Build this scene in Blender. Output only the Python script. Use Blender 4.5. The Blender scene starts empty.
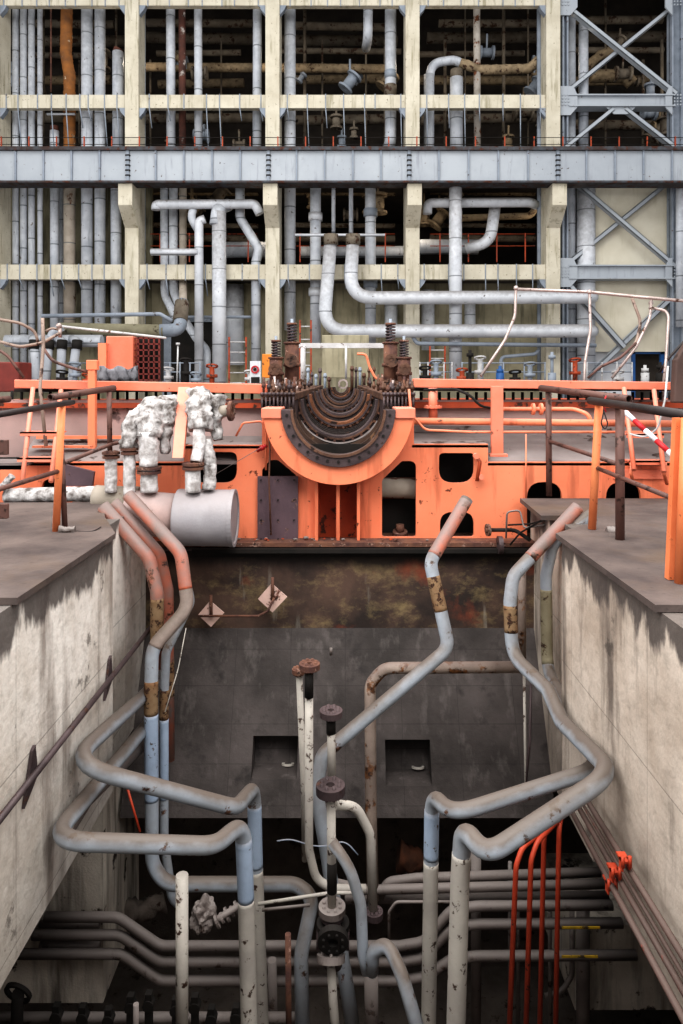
import bpy, bmesh, math, random
from mathutils import Vector, Matrix, noise
random.seed(7)
C = bpy.context.scene.collection
PI = math.pi
F = 700.0; CX = 345.0; CY = 382.0; EYE = 1.35

def P(px, py, Y):
    """photo measurement + distance -> metres in the plant (x right, y away, z up, deck at z=0)"""
    return Vector(((px-CX)*Y/F, Y, EYE-(py-CY)*Y/F))
def R(wpx, Y): return wpx*Y/F/2

# ------------------------------------------------------------------ materials
def rgb(h):
    h = h.lstrip('#'); v = [int(h[i:i+2], 16)/255 for i in (0, 2, 4)]
    return tuple((c/12.92 if c <= .04045 else ((c+.055)/1.055)**2.4) for c in v)+(1,)
class NT:
    def __init__(s, name):
        m = bpy.data.materials.new(name); m.use_nodes = True; s.m = m
        s.t = m.node_tree; s.b = s.t.nodes['Principled BSDF']
        g = s.t.nodes.new('ShaderNodeNewGeometry'); s.pos = g.outputs['Position']; s.nrm = g.outputs['Normal']
    def n(s, ty, **kw):
        x = s.t.nodes.new(ty)
        for k, v in kw.items(): setattr(x, k, v)
        return x
    def l(s, a, b): s.t.links.new(a, b)
    def noise(s, scale, stretch=(1, 1, 1), det=6, rough=.6, off=(0, 0, 0)):
        mp = s.n('ShaderNodeMapping'); s.l(s.pos, mp.inputs['Vector'])
        mp.inputs['Scale'].default_value = stretch; mp.inputs['Location'].default_value = off
        nz = s.n('ShaderNodeTexNoise'); s.l(mp.outputs[0], nz.inputs['Vector'])
        nz.inputs['Scale'].default_value = scale; nz.inputs['Detail'].default_value = det
        nz.inputs['Roughness'].default_value = rough
        return nz.outputs['Fac']
    def ramp(s, fac, lo, hi):
        r = s.n('ShaderNodeMapRange'); r.clamp = True; s.l(fac, r.inputs['Value'])
        r.inputs['From Min'].default_value = lo; r.inputs['From Max'].default_value = hi
        return r.outputs['Result']
    def math(s, op, a, b=None):
        x = s.n('ShaderNodeMath', operation=op)
        for i, v in enumerate((a, b)):
            if v is None: continue
            if isinstance(v, (int, float)): x.inputs[i].default_value = v
            else: s.l(v, x.inputs[i])
        return x.outputs[0]
    def mix(s, fac, a, b):
        x = s.n('ShaderNodeMix', data_type='RGBA')
        if isinstance(fac, (int, float)): x.inputs[0].default_value = fac
        else: s.l(fac, x.inputs[0])
        for i, v in ((6, a), (7, b)):
            if isinstance(v, tuple): x.inputs[i].default_value = v
            else: s.l(v, x.inputs[i])
        return x.outputs[2]
    def sep(s, v, ax):
        x = s.n('ShaderNodeSeparateXYZ'); s.l(v, x.inputs[0]); return x.outputs[ax]
    def out(s, col, rough=.6, metal=0, bump=0, bh=None, bscale=30, spec=.35):
        s.l(col, s.b.inputs['Base Color'])
        s.b.inputs['Roughness'].default_value = rough; s.b.inputs['Metallic'].default_value = metal
        s.b.inputs['Specular IOR Level'].default_value = spec
        if bump:
            bn = s.n('ShaderNodeBump'); bn.inputs['Strength'].default_value = bump
            bn.inputs['Distance'].default_value = .02
            s.l(bh if bh is not None else s.noise(bscale), bn.inputs['Height'])
            s.l(bn.outputs[0], s.b.inputs['Normal'])
        return s.m
MATS = {}
def weath(name, c1, c2, scale=2., rust=None, amt=.0, rscale=4., dust=None, damt=.0, rough=.6, metal=0,
          bump=.15, bscale=40, streak=None, samt=.3, sscale=5, bands=0, bcol=None, spec=.35):
    s = NT(name)
    col = s.mix(s.ramp(s.noise(scale), .35, .65), rgb(c1), rgb(c2))
    if streak:
        st = s.ramp(s.noise(sscale, (1, 1, .12), off=(3, 7, 1)), .62-samt*.5, .75-samt*.3)
        col = s.mix(s.math('MULTIPLY', st, .85), col, rgb(streak))
    if bands:
        z = s.sep(s.pos, 2); oi = s.n('ShaderNodeObjectInfo')
        ph = s.math('ADD', s.math('MULTIPLY', z, 1/bands), s.math('MULTIPLY', oi.outputs['Random'], 3.7))
        fr = s.math('FRACT', ph)
        b = s.math('LESS_THAN', fr, .03)
        col = s.mix(s.math('MULTIPLY', b, .7), col, rgb(bcol or '#50555a'))
    if rust:
        rf = s.ramp(s.noise(rscale, off=(11, 2, 5), det=10, rough=.65), .66-amt*.35, .70-amt*.33)
        col = s.mix(rf, col, s.mix(s.ramp(s.noise(rscale*4), .4, .6), rgb(rust), rgb('#2c1c16')))
    if dust:
        nz = s.sep(s.nrm, 2)
        f = s.ramp(s.math('ADD', nz, s.math('MULTIPLY', s.math('SUBTRACT', s.noise(6), .5), .8)), .05, .75)
        col = s.mix(s.math('MULTIPLY', f, damt), col, rgb(dust))
    m = s.out(col, rough, metal, bump, None, bscale, spec)
    MATS[name] = m; return m
cream = weath('cream_paint', '#cbc5b4', '#b9b2a0', 1.2, streak='#8d866f', samt=.18, rust='#8f8468', amt=.12, rscale=9, rough=.8, bump=.1)
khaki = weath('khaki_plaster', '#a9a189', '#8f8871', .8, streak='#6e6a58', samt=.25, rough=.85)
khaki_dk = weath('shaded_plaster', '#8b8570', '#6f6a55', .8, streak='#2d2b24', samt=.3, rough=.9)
panel_m = weath('cream_panel', '#d6d0bf', '#c6bfac', .8, streak='#b9b29a', samt=.06, sscale=3, rough=.8)
lag = weath('grey_lagging', '#c6cad0', '#a8adb5', 1.5, rust='#6b5f55', amt=.08, rscale=5, rough=.55, bands=1.9, bump=.08, dust='#7d7c7c', damt=.5, streak='#858a92', samt=.1)
lag_lt = weath('pale_lagging', '#d3d6db', '#bbbfc5', 1.5, rust='#7b7168', amt=.06, rscale=5, rough=.55, bands=1.6, bump=.08, dust='#75706e', damt=.75)
lag_dk = weath('dim_lagging', '#7d7467', '#5a5146', 1.5, rust='#4a3323', amt=.3, rscale=3, rough=.8)
lag_yel = weath('yellowed_lagging', '#94836a', '#6c5e4a', 3, rust='#4a3626', amt=.25, rscale=4, rough=.85, bump=.5, bscale=9)
lag_rust = weath('rust_stained_lagging', '#94602f', '#6d4a2e', 2, rust='#c9b9a0', amt=.22, rscale=1.4, rough=.85, bump=.5, bscale=9)
lag_dkred = weath('dark_rusty_pipe', '#5d3a30', '#3b2823', 2, rust='#b5aca6', amt=.22, rscale=2.5, rough=.85)
lag_beige = weath('beige_lagging', '#a69c90', '#8e8579', 2, rust='#6d4b33', amt=.16, rscale=1.6, rough=.7, bands=1.7, bump=.1)
girder_m = weath('grey_steel_paint', '#a9afb5', '#9da3aa', .6, streak='#8b8f98', samt=.1, rust='#7b6f68', amt=.03, rscale=6, rough=.55)
girder_dk = weath('dark_steel_edge', '#3e302c', '#4d5258', 2.5, rust='#5d3527', amt=.3, rough=.8)
steel_g = weath('grey_painted_steel', '#8f97a2', '#7d858f', 2, rust='#5d4b42', amt=.1, rough=.6)
steel_w = weath('whitish_steel', '#c8c8c8', '#a5a3a3', 3, rust='#6b4b3c', amt=.2, rscale=8, rough=.5)
copper_t = weath('brown_tube', '#7d6a60', '#927f74', 3, rust='#5b4236', amt=.3, rscale=7, rough=.5)
dark_in = weath('shade_dark_concrete', '#37322e', '#4a433d', 1, rough=.95)  # dark colour stands in for the shade inside the bays
black_m = weath('blackened_steel', '#161412', '#231e1b', 3, rough=.8)
orange = weath('orange_enamel', '#ea8b68', '#df7a57', .9, rust='#6b3a26', amt=.07, rscale=9, streak='#9c5238', samt=.16, sscale=4, rough=.45, bump=.05, dust='#c88f7d', damt=.4)
orange_pk = weath('faded_orange_enamel', '#e08a72', '#d97356', 1.2, rust='#7c4535', amt=.1, rscale=6, rough=.5, bump=.06, dust='#c9a294', damt=.35)
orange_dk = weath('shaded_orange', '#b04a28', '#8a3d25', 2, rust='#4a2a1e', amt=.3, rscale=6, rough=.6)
orange_post = weath('orange_handrail_paint', '#e3895c', '#d6774b', 2, rust='#8a4a2a', amt=.08, rscale=12, rough=.5, bump=.05)
redpipe = weath('red_oxide_paint', '#b9492f', '#a33c26', 3, rust='#6a2c1c', amt=.12, rscale=14, rough=.5)
dusty = weath('dusty_plate', '#857c7a', '#6a615e', 1.1, rust='#4b413c', amt=.2, rscale=3, rough=.9, bump=.15)
pinkdust = weath('dusty_pink_casing', '#b3958f', '#95807c', .8, rust='#6e5a58', amt=.16, rscale=1.5, rough=.8)
darkiron = weath('oiled_iron', '#5b4e4f', '#3e3435', 3, rust='#5a4035', amt=.18, rscale=9, rough=.5, metal=.3, bump=.2)
brown_iron = weath('brown_iron', '#6e5040', '#4d372d', 3, rust='#2d221e', amt=.3, rscale=7, rough=.6, metal=.2, bump=.25)
copper = weath('coppery_ring', '#87593f', '#6c4632', 5, rust='#2d221e', amt=.3, rscale=9, rough=.5, metal=.3)
liner_m = weath('dark_liner', '#2e2421', '#1f1918', 4, rust='#5a4035', amt=.15, rscale=9, rough=.6)
liner_b = weath('brown_bowl', '#5a463b', '#3c2e28', 3, rust='#8a6a50', amt=.2, rscale=4, rough=.5, metal=.2)
rusty = weath('rusted_steel', '#73503f', '#4a3330', 6, rust='#a08072', amt=.22, rscale=10, rough=.85, bump=.3)
rail_br = weath('brown_rail_paint', '#6a4b43', '#59403a', 3, rust='#3e2c27', amt=.3, rscale=9, rough=.55)
rail_bk = weath('black_rail', '#38302f', '#241f1f', 3, rough=.5)
foil = weath('white_lagging_cloth', '#dddbdb', '#97918e', 11, rust='#857d76', amt=.0, rscale=16, rough=.8, bump=.8, bscale=22)
foil_d = weath('dirty_white_lagging', '#cfcccb', '#5e5753', 10, rust='#5a524c', amt=.1, rscale=17, rough=.85, bump=.9, bscale=20)
drum_m = weath('grey_cladding', '#a5a2a6', '#8c898c', 1.6, rust='#7c7270', amt=.1, rscale=4, rough=.5, dust='#8d8483', damt=.6)
drum_p = weath('pink_stained_cladding', '#c4a7a0', '#a38f8b', 2.5, rust='#e2683a', amt=.24, rscale=2.6, rough=.6, dust='#8d8483', damt=.5)
pitpipe = weath('pale_blue_pipe', '#a3abb5', '#8f9296', 2, rust='#6b4b39', amt=.17, rscale=6, rough=.5, bump=.1, dust='#5f544b', damt=.92)
pitpipe_d = weath('brown_dusted_pipe', '#9a8b83', '#7f726b', 3, rust='#6b4b39', amt=.15, rscale=5, rough=.6, dust='#5f544b', damt=.9)
pitpipe_o = weath('orange_dusted_pipe', '#c4694d', '#8a7871', 3.2, rust='#6b4b39', amt=.2, rscale=5, rough=.55, dust='#7a6c68', damt=.95)
pitpipe_r = weath('rust_blotched_pipe', '#9a8b80', '#7d6f66', 3, rust='#7b5130', amt=.38, rscale=5, rough=.65, dust='#665853', damt=.6)
pitwhite = weath('peeling_white_pipe', '#b9b3aa', '#a39d96', 3, rust='#4a372d', amt=.2, rscale=11, rough=.6, bump=.15)
pitblue = weath('light_blue_pipe', '#a5b5c9', '#93a2b6', 3, rust='#6d625a', amt=.14, rscale=11, rough=.5, dust='#7d7572', damt=.7)
pitgrey = weath('dusty_grey_pipe', '#746a66', '#5d5450', 3, rust='#4a3a32', amt=.22, rscale=7, rough=.65, dust='#857d79', damt=.8)
bandrust = weath('rusty_band', '#76573d', '#8a7358', 7, rust='#4c3324', amt=.4, rscale=14, rough=.9, bump=.4)
blue_p = weath('blue_paint', '#2b5b94', '#244d80', 3, rough=.5)
white_p = weath('white_panel', '#d8dade', '#c8cace', 2, streak='#a4a6a8', samt=.1, rough=.6)
red_band = weath('red_barrier_paint', '#c2282e', '#a82228', 3, rough=.5)
tarp_m = weath('grey_tarp', '#85858a', '#6b6b70', 4, rough=.8, bump=.6, bscale=10)
plate_m = weath('dark_violet_plate', '#5e4c52', '#4a3c42', 2.5, rust='#8a6d66', amt=.15, rscale=10, rough=.5)
red_dark = weath('dark_red_cabinet', '#7a3028', '#612620', 3, rough=.6)
silver = weath('bright_tube', '#b9aaa5', '#9b8b86', 4, rust='#6d4d40', amt=.2, rscale=11, rough=.35, metal=.4)

def concrete_wall(name, lt, mid, dk, x_off):
    s = NT(name)
    col = s.mix(s.ramp(s.noise(1.1, off=(x_off, 0, 0)), .38, .6), rgb(lt), rgb(mid))
    col = s.mix(s.math('MULTIPLY', s.ramp(s.noise(9, (1, 1, 1)), .5, .75), .5), col, rgb('#8d8378'))
    st = s.ramp(s.noise(3.2, (1, 1, .16), off=(x_off, 3, 0)), .52, .68)
    col = s.mix(s.math('MULTIPLY', st, .85), col, rgb(dk))
    sp = s.ramp(s.noise(2.2, off=(5, x_off, 2), det=9, rough=.7), .63, .67)
    col = s.mix(s.math('MULTIPLY', sp, .7), col, rgb('#4c4540'))
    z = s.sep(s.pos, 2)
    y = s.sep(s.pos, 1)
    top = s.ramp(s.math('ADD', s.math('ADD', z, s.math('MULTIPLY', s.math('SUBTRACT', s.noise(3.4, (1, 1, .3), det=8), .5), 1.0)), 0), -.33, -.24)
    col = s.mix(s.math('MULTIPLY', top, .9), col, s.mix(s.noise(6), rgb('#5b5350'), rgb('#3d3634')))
    low = s.ramp(s.math('ADD', z, s.math('MULTIPLY', s.math('SUBTRACT', s.noise(2), .5), 1.5)), -.8, -2.6)  # pit shade painted in: concrete darkens towards the wall foot
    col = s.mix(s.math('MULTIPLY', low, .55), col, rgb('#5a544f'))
    # board-form joints
    fr = s.math('FRACT', s.math('MULTIPLY', y, 1.35)); j = s.math('LESS_THAN', fr, .008)
    fr2 = s.math('FRACT', s.math('MULTIPLY', z, .9)); j2 = s.math('LESS_THAN', fr2, .008)
    col = s.mix(s.math('MULTIPLY', s.math('MAXIMUM', j, j2), .45), col, rgb('#4a4440'))
    h = s.math('ADD', s.noise(12, det=8), s.math('MULTIPLY', s.math('MAXIMUM', j, j2), -.6))
    return s.out(col, .9, 0, .5, h)
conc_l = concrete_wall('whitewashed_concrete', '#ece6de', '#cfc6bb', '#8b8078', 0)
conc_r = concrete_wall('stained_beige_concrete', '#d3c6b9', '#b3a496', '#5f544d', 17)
def deck_mat():
    s = NT('deck_plate')
    col = s.mix(s.ramp(s.noise(1.3), .35, .65), rgb('#665a55'), rgb('#443b39'))
    col = s.mix(s.ramp(s.noise(.8, off=(9, 1, 1)), .5, .7), col, rgb('#5a4a3d'))
    col = s.mix(s.math('MULTIPLY', s.ramp(s.noise(11, off=(2, 2, 2)), .6, .72), .6), col, rgb('#3b3330'))
    return s.out(col, .8, 0, .25, s.noise(25))
deck_m = deck_mat()
def band_mat():
    s = NT('rust_streaked_band')
    col = s.mix(s.ramp(s.noise(1.4), .38, .62), rgb('#5e4a40'), rgb('#332b28'))
    y = s.ramp(s.noise(1.6, (1, 1, 1.6), off=(1, 0, 4), det=10, rough=.75), .5, .74)
    col = s.mix(s.math('MULTIPLY', y, .75), col, rgb('#a8946a'))
    r = s.ramp(s.noise(1.3, off=(8, 8, 3)), .56, .68)
    col = s.mix(s.math('MULTIPLY', r, .8), col, rgb('#8a4630'))
    w = s.ramp(s.noise(5, (1, 1, .12), off=(0, 4, 0)), .62, .7)
    col = s.mix(s.math('MULTIPLY', w, .35), col, rgb('#aaa69a'))
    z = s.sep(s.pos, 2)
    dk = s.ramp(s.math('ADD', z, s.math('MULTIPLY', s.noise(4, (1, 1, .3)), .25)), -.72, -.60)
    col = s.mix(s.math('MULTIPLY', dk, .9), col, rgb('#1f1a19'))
    return s.out(col, .7, 0, .4, s.noise(10))
band_m = band_mat()
def slope_mat():
    s = NT('sooty_slab')
    col = s.mix(s.ramp(s.noise(1.2, det=8), .35, .65), rgb('#35302e'), rgb('#544d4b'))
    st = s.ramp(s.noise(7, (1, 1, .1), off=(3, 0, 0)), .55, .7)
    col = s.mix(s.math('MULTIPLY', st, .35), col, rgb('#77706d'))
    bl = s.ramp(s.noise(2.6, off=(7, 4, 4), det=8), .58, .68)
    col = s.mix(s.math('MULTIPLY', bl, .7), col, rgb('#1f1c1b'))
    z = s.sep(s.pos, 2)
    fr = s.math('LESS_THAN', s.math('FRACT', s.math('MULTIPLY', z, 2.9)), .02)
    fx = s.math('LESS_THAN', s.math('FRACT', s.math('MULTIPLY', s.sep(s.pos, 0), 1.6)), .01)
    col = s.mix(s.math('MULTIPLY', s.math('MAXIMUM', fr, fx), .35), col, rgb('#151312'))
    return s.out(col, .75, 0, .4, s.noise(16))
slope_m = slope_mat()
pier_m = weath('pale_pier_concrete', '#cfc6ba', '#a79d92', 1.3, streak='#4f4842', samt=.3, rust='#3e3733', amt=.16, rscale=3, rough=.9, bump=.4)
low_m = weath('black_brick', '#574f49', '#6f655e', 3, rust='#4a4038', amt=.2, rscale=5, rough=.95, bump=.5)

# ------------------------------------------------------------------ mesh building
def fillet(pts, br, n=7):
    pts = [Vector(p) for p in pts]
    if len(pts) < 3 or br == 0: return pts
    out = [pts[0]]
    for i in range(1, len(pts)-1):
        a, b, c = pts[i-1], pts[i], pts[i+1]
        u, v = (a-b), (c-b); lu, lv = u.length, v.length
        if lu < 1e-6 or lv < 1e-6: continue
        u /= lu; v /= lv
        ang = u.angle(v)
        if ang > PI-.03: out.append(b); continue
        d = min(br/math.tan(ang/2), lu*.48, lv*.48)
        p0, p1 = b+u*d, b+v*d
        for k in range(n+1):
            t = k/n
            out.append(p0*(1-t)**2 + b*2*t*(1-t)*1.0 + p1*t*t)
    out.append(pts[-1]); return out
class MB:
    def __init__(s): s.bm = bmesh.new(); s.sm = []
    def box(s, a, b, rot=None, about=None):
        a, b = Vector(a), Vector(b)
        lo = Vector([min(a[i], b[i]) for i in range(3)]); hi = Vector([max(a[i], b[i]) for i in range(3)])
        vs = [s.bm.verts.new((x, y, z)) for x in (lo.x, hi.x) for y in (lo.y, hi.y) for z in (lo.z, hi.z)]
        for f in ((0, 1, 3, 2), (4, 6, 7, 5), (0, 4, 5, 1), (2, 3, 7, 6), (0, 2, 6, 4), (1, 5, 7, 3)):
            s.bm.faces.new([vs[i] for i in f])
        if rot is not None:
            c = Vector(about) if about is not None else (lo+hi)/2
            bmesh.ops.rotate(s.bm, verts=vs, cent=c, matrix=rot)
        return s
    def hexa(s, q0, q1):
        """two quads joined"""
        v0 = [s.bm.verts.new(p) for p in q0]; v1 = [s.bm.verts.new(p) for p in q1]
        s.bm.faces.new(v0[::-1]); s.bm.faces.new(v1)
        n = len(v0)
        for i in range(n): s.bm.faces.new((v0[i], v0[(i+1) % n], v1[(i+1) % n], v1[i]))
        return s
    def prism(s, poly, vec):
        vec = Vector(vec); return s.hexa([Vector(p) for p in poly], [Vector(p)+vec for p in poly])
    def tube(s, pts, r, seg=14, br=None, lump=0, r2=None, hollow=False, taper=None):
        path = fillet(pts, br if br is not None else r*2.6)
        if lump:
            q = [path[0]]
            for i in range(1, len(path)):
                d = (path[i]-path[i-1]).length; k = max(1, int(d/(r*.35)))
                for j in range(1, k+1): q.append(path[i-1].lerp(path[i], j/k))
            path = q
        tn = [(path[min(i+1, len(path)-1)]-path[max(i-1, 0)]).normalized() for i in range(len(path))]
        up = Vector((0, 0, 1)) if abs(tn[0].z) < .9 else Vector((1, 0, 0))
        nx = tn[0].cross(up).normalized(); rings = []
        L = len(path)
        for i, p in enumerate(path):
            nx = (nx - tn[i]*nx.dot(tn[i])).normalized(); by = tn[i].cross(nx)
            rr = r if r2 is None else r+(r2-r)*i/(L-1)
            ring = []
            for k in range(seg):
                a = 2*PI*k/seg; q = nx*math.cos(a)+by*math.sin(a)
                m = rr
                if lump:
                    w = p+q*rr
                    m = rr*(1+lump*(noise.noise(w*9)+.8*noise.noise(w*23)+.5*noise.noise(w*55)))
                ring.append(s.bm.verts.new(p+q*m))
            rings.append(ring)
        for i in range(L-1):
            for k in range(seg):
                f = s.bm.faces.new((rings[i][k], rings[i][(k+1) % seg], rings[i+1][(k+1) % seg], rings[i+1][k])); f.smooth = True
        if hollow:
            for ring, d in ((rings[0], tn[0]), (rings[-1], -tn[-1])):
                cen = sum((v.co for v in ring), Vector())/seg
                inner = [s.bm.verts.new(cen+(v.co-cen)*.8) for v in ring]
                deep = [s.bm.verts.new(cen+(v.co-cen)*.8+d*rr*2.5) for v in ring]
                for k in range(seg):
                    s.bm.faces.new((ring[k], ring[(k+1) % seg], inner[(k+1) % seg], inner[k]))
                    s.bm.faces.new((inner[k], inner[(k+1) % seg], deep[(k+1) % seg], deep[k]))
                s.bm.faces.new(deep)
        else:
            s.bm.faces.new(rings[0][::-1]); s.bm.faces.new(rings[-1])
        return s
    def cyl(s, c, axis, r, h, seg=20, r2=None):
        c = Vector(c); ax = Vector(axis).normalized()
        return s.tube([c-ax*h/2, c+ax*h/2], r, seg=seg, br=0, r2=r2)
    def ringdisc(s, c, axis, r, ri, h, seg=24, bolts=0, rb=.0):
        """annular flange"""
        c = Vector(c); ax = Vector(axis).normalized()
        up = Vector((0, 0, 1)) if abs(ax.z) < .9 else Vector((1, 0, 0))
        u = ax.cross(up).normalized(); v = ax.cross(u)
        R4 = []
        for (rr, t) in ((r, -h/2), (r, h/2), (ri, h/2), (ri, -h/2)):
            R4.append([s.bm.verts.new(c+ax*t+(u*math.cos(2*PI*k/seg)+v*math.sin(2*PI*k/seg))*rr) for k in range(seg)])
        for j in range(4):
            a, b = R4[j], R4[(j+1) % 4]
            for k in range(seg): s.bm.faces.new((a[k], a[(k+1) % seg], b[(k+1) % seg], b[k]))
        for k in range(bolts):
            a = 2*PI*(k+.5)/bolts
            s.cyl(c+(u*math.cos(a)+v*math.sin(a))*(r+ri)/2, ax, rb or h*.35, h*1.7, seg=6)
        return s
    def halflathe(s, prof, cx, n=44, a0=PI, a1=2*PI, closed=True):
        """profile of (radius, Y, centre z) swept through the lower half circle about an axis along Y"""
        cols = []
        for k in range(n+1):
            a = a0+(a1-a0)*k/n
            cols.append([s.bm.verts.new((cx+r*math.cos(a), y, cz+r*math.sin(a))) for (r, y, cz) in prof])
        m = len(prof)
        for k in range(n):
            for j in range(m if closed else m-1):
                f = s.bm.faces.new((cols[k][j], cols[k][(j+1) % m], cols[k+1][(j+1) % m], cols[k+1][j])); f.smooth = False
        if closed: s.bm.faces.new(cols[0]); s.bm.faces.new(cols[-1][::-1])
        return s
    def build(s, name, mat, parent=None, bevel=0):
        bmesh.ops.recalc_face_normals(s.bm, faces=s.bm.faces)
        me = bpy.data.meshes.new(name); 
        co = [v.co for v in s.bm.verts]
        if parent is None:
            lo = Vector([min(c[i] for c in co) for i in range(3)]); hi = Vector([max(c[i] for c in co) for i in range(3)])
            o0 = Vector(((lo.x+hi.x)/2, (lo.y+hi.y)/2, lo.z))
        else:
            o0 = wloc(parent)
        bmesh.ops.translate(s.bm, verts=s.bm.verts, vec=-o0)
        s.bm.to_mesh(me); s.bm.free()
        me.materials.append(mat)
        o = bpy.data.objects.new(name, me); C.objects.link(o)
        if parent is None: o.location = o0
        else: o.parent = parent
        if bevel:
            b = o.modifiers.new('bevel', 'BEVEL'); b.width = bevel; b.segments = 2; b.limit_method = 'ANGLE'
        return o
def wloc(o):
    v = Vector((0, 0, 0))
    while o is not None: v = v+o.location; o = o.parent
    return v
def tag(o, label=None, cat=None, group=None, kind=None):
    if label: o['label'] = label
    if cat: o['category'] = cat
    if group: o['group'] = group
    if kind: o['kind'] = kind
    return o
def thing(name, label, cat, loc, group=None):
    o = bpy.data.objects.new(name, None); C.objects.link(o); o.location = loc; o.empty_display_size = .1
    return tag(o, label, cat, group)
def struct(name, mb, m): return tag(mb.build(name, m), kind='structure')
def plate2d(name, outline, holes, Y, th, mat, parent=None):
    """flat plate in the XZ plane with openings cut through it"""
    def ob(mb):
        bmesh.ops.recalc_face_normals(mb.bm, faces=mb.bm.faces)
        me = bpy.data.meshes.new('tmp'); mb.bm.to_mesh(me); mb.bm.free(); o = bpy.data.objects.new('tmp', me); C.objects.link(o); return o
    body = ob(MB().prism([(x, Y, z) for x, z in outline], (0, th, 0))); cut = MB()
    for h in holes: cut.prism([(x, Y-.1, z) for x, z in h], (0, th+.2, 0))
    cu = ob(cut)
    md = body.modifiers.new('b', 'BOOLEAN'); md.operation = 'DIFFERENCE'; md.object = cu; md.solver = 'EXACT'; md.use_self = False
    dg = bpy.context.evaluated_depsgraph_get(); dg.update()
    me = bpy.data.meshes.new_from_object(body.evaluated_get(dg))
    bpy.data.objects.remove(body); bpy.data.objects.remove(cu)
    mb = MB(); mb.bm.from_mesh(me); bpy.data.meshes.remove(me)
    return mb.build(name, mat, parent)
def rpoly(pts, r, n=6):
    """closed 2D polygon with rounded corners; r may be a list"""
    out = []; N = len(pts)
    for i in range(N):
        a, b, c = Vector(pts[i-1]), Vector(pts[i]), Vector(pts[(i+1) % N])
        rr = r[i] if isinstance(r, (list, tuple)) else r
        if rr <= 0: out.append((b.x, b.y)); continue
        u, v = (a-b), (c-b); lu, lv = u.length, v.length; u /= lu; v /= lv
        ang = u.angle(v); d = min(rr/math.tan(ang/2), lu*.49, lv*.49)
        p0, p1 = b+u*d, b+v*d
        for k in range(n+1):
            t = k/n; q = p0*(1-t)**2+b*2*t*(1-t)+p1*t*t; out.append((q.x, q.y))
    return out
def XZ(pts, Y): return [((px-CX)*Y/F, EYE-(py-CY)*Y/F) for px, py in pts]

def pipe(name, label, pts, w, mat, cat='pipe', group=None, br=None, Yw=None, flanges=(), bands=(), parent=None, **kw):
    """pts: (px,py,Y). w: width in photo pixels at distance Yw"""
    W = [P(*p) for p in pts]; r = R(w, Yw if Yw else pts[0][2])
    o = MB().tube(W, r, br=br if br is not None else r*3, **kw).build(name, mat, parent)
    if parent is None: tag(o, label, cat, group)
    for (px, py, Y, ax, fr) in flanges:
        MB().ringdisc(P(px, py, Y), ax, r*fr, r*.6, r*.5, bolts=8, rb=r*.16).build('flange', rusty, o)
    for (p0, p1, m) in bands:
        path = fillet(W, br if br is not None else r*3); dense = []
        for i in range(len(path)-1):
            k = max(1, int((path[i+1]-path[i]).length/.03))
            dense += [path[i].lerp(path[i+1], j/k) for j in range(k)]
        dense.append(path[-1])
        i0 = min(range(len(dense)), key=lambda i: (dense[i]-P(*p0)).length); i1 = min(range(len(dense)), key=lambda i: (dense[i]-P(*p1)).length)
        i0, i1 = min(i0, i1), max(i0, i1)
        if i1 > i0: MB().tube(dense[i0:i1+1], r*1.025, br=0).build('band', m, o)
    return o
ORD = ['first', 'second', 'third', 'fourth', 'fifth', 'sixth', 'seventh', 'eighth', 'ninth', 'tenth', 'eleventh', 'twelfth']
BAY = ['far left bay', 'second bay from left', 'middle bay', 'fourth bay from left', 'steel braced right bay']

# ================================================================== SETTING
def sbox(name, a, b, m): return struct(name, MB().box(a, b), m)
# decks
Dl = [(-9, -1.5), (-2.07, -1.5), (-2.07, 6.25), (-2.45, 7.1), (-2.71, 7.85), (-9, 7.85)]
def slab(name, poly, z0, z1, m):
    return struct(name, MB().prism([(x, y, z0) for x, y in poly], (0, 0, z1-z0)), m)
slab('floor', [(-9, 4.38), (-2.05, 4.38), (-2.05, 6.25), (-2.40, 7.0), (-2.71, 7.85), (-9, 7.85)], -.045, 0, deck_m)
slab('floor', [(1.88, 4.24), (9, 4.24), (9, 7.1), (2.55, 7.1), (2.45, 6.8), (1.88, 6.25)], -.045, 0, deck_m)
slab('floor', [(2.0, 7.14), (9, 7.14), (9, 8.2), (2.05, 8.2)], -.06, -.012, deck_m)
# concrete ledges
slab('floor', [(-9, -1.5), (-2.09, -1.5), (-2.09, 7.85), (-9, 7.85)][:4], -.42, -.09, conc_l) if False else None
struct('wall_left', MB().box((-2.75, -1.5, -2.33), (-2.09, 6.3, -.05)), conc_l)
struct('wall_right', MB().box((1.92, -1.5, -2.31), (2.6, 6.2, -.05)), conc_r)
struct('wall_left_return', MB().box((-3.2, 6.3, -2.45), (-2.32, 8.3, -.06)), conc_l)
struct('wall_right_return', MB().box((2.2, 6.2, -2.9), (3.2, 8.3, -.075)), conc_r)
struct('floor', MB().box((-9, -1.5, -.4), (-2.75, 7.85, -.05)), deck_m)
struct('floor', MB().box((2.6, -1.5, -.4), (9, 8.2, -.07)), deck_m)
# lower chamber
struct('floor', MB().box((-6.5, -1.5, -6.7), (6.5, 10.2, -6.5)), low_m)
struct('wall_back', MB().box((-6.5, 9.4, -6.5), (6.5, 9.7, -1.2)), low_m)
struct('wall_front', MB().box((-6.5, -1.7, -6.5), (6.5, -1.5, -.4)), low_m)
struct('wall_left_lower', MB().box((-6.7, -1.5, -6.5), (-6.5, 9.7, -.4)), low_m)
struct('wall_right_lower', MB().box((6.5, -1.5, -6.5), (6.7, 9.7, -.4)), low_m)
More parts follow.
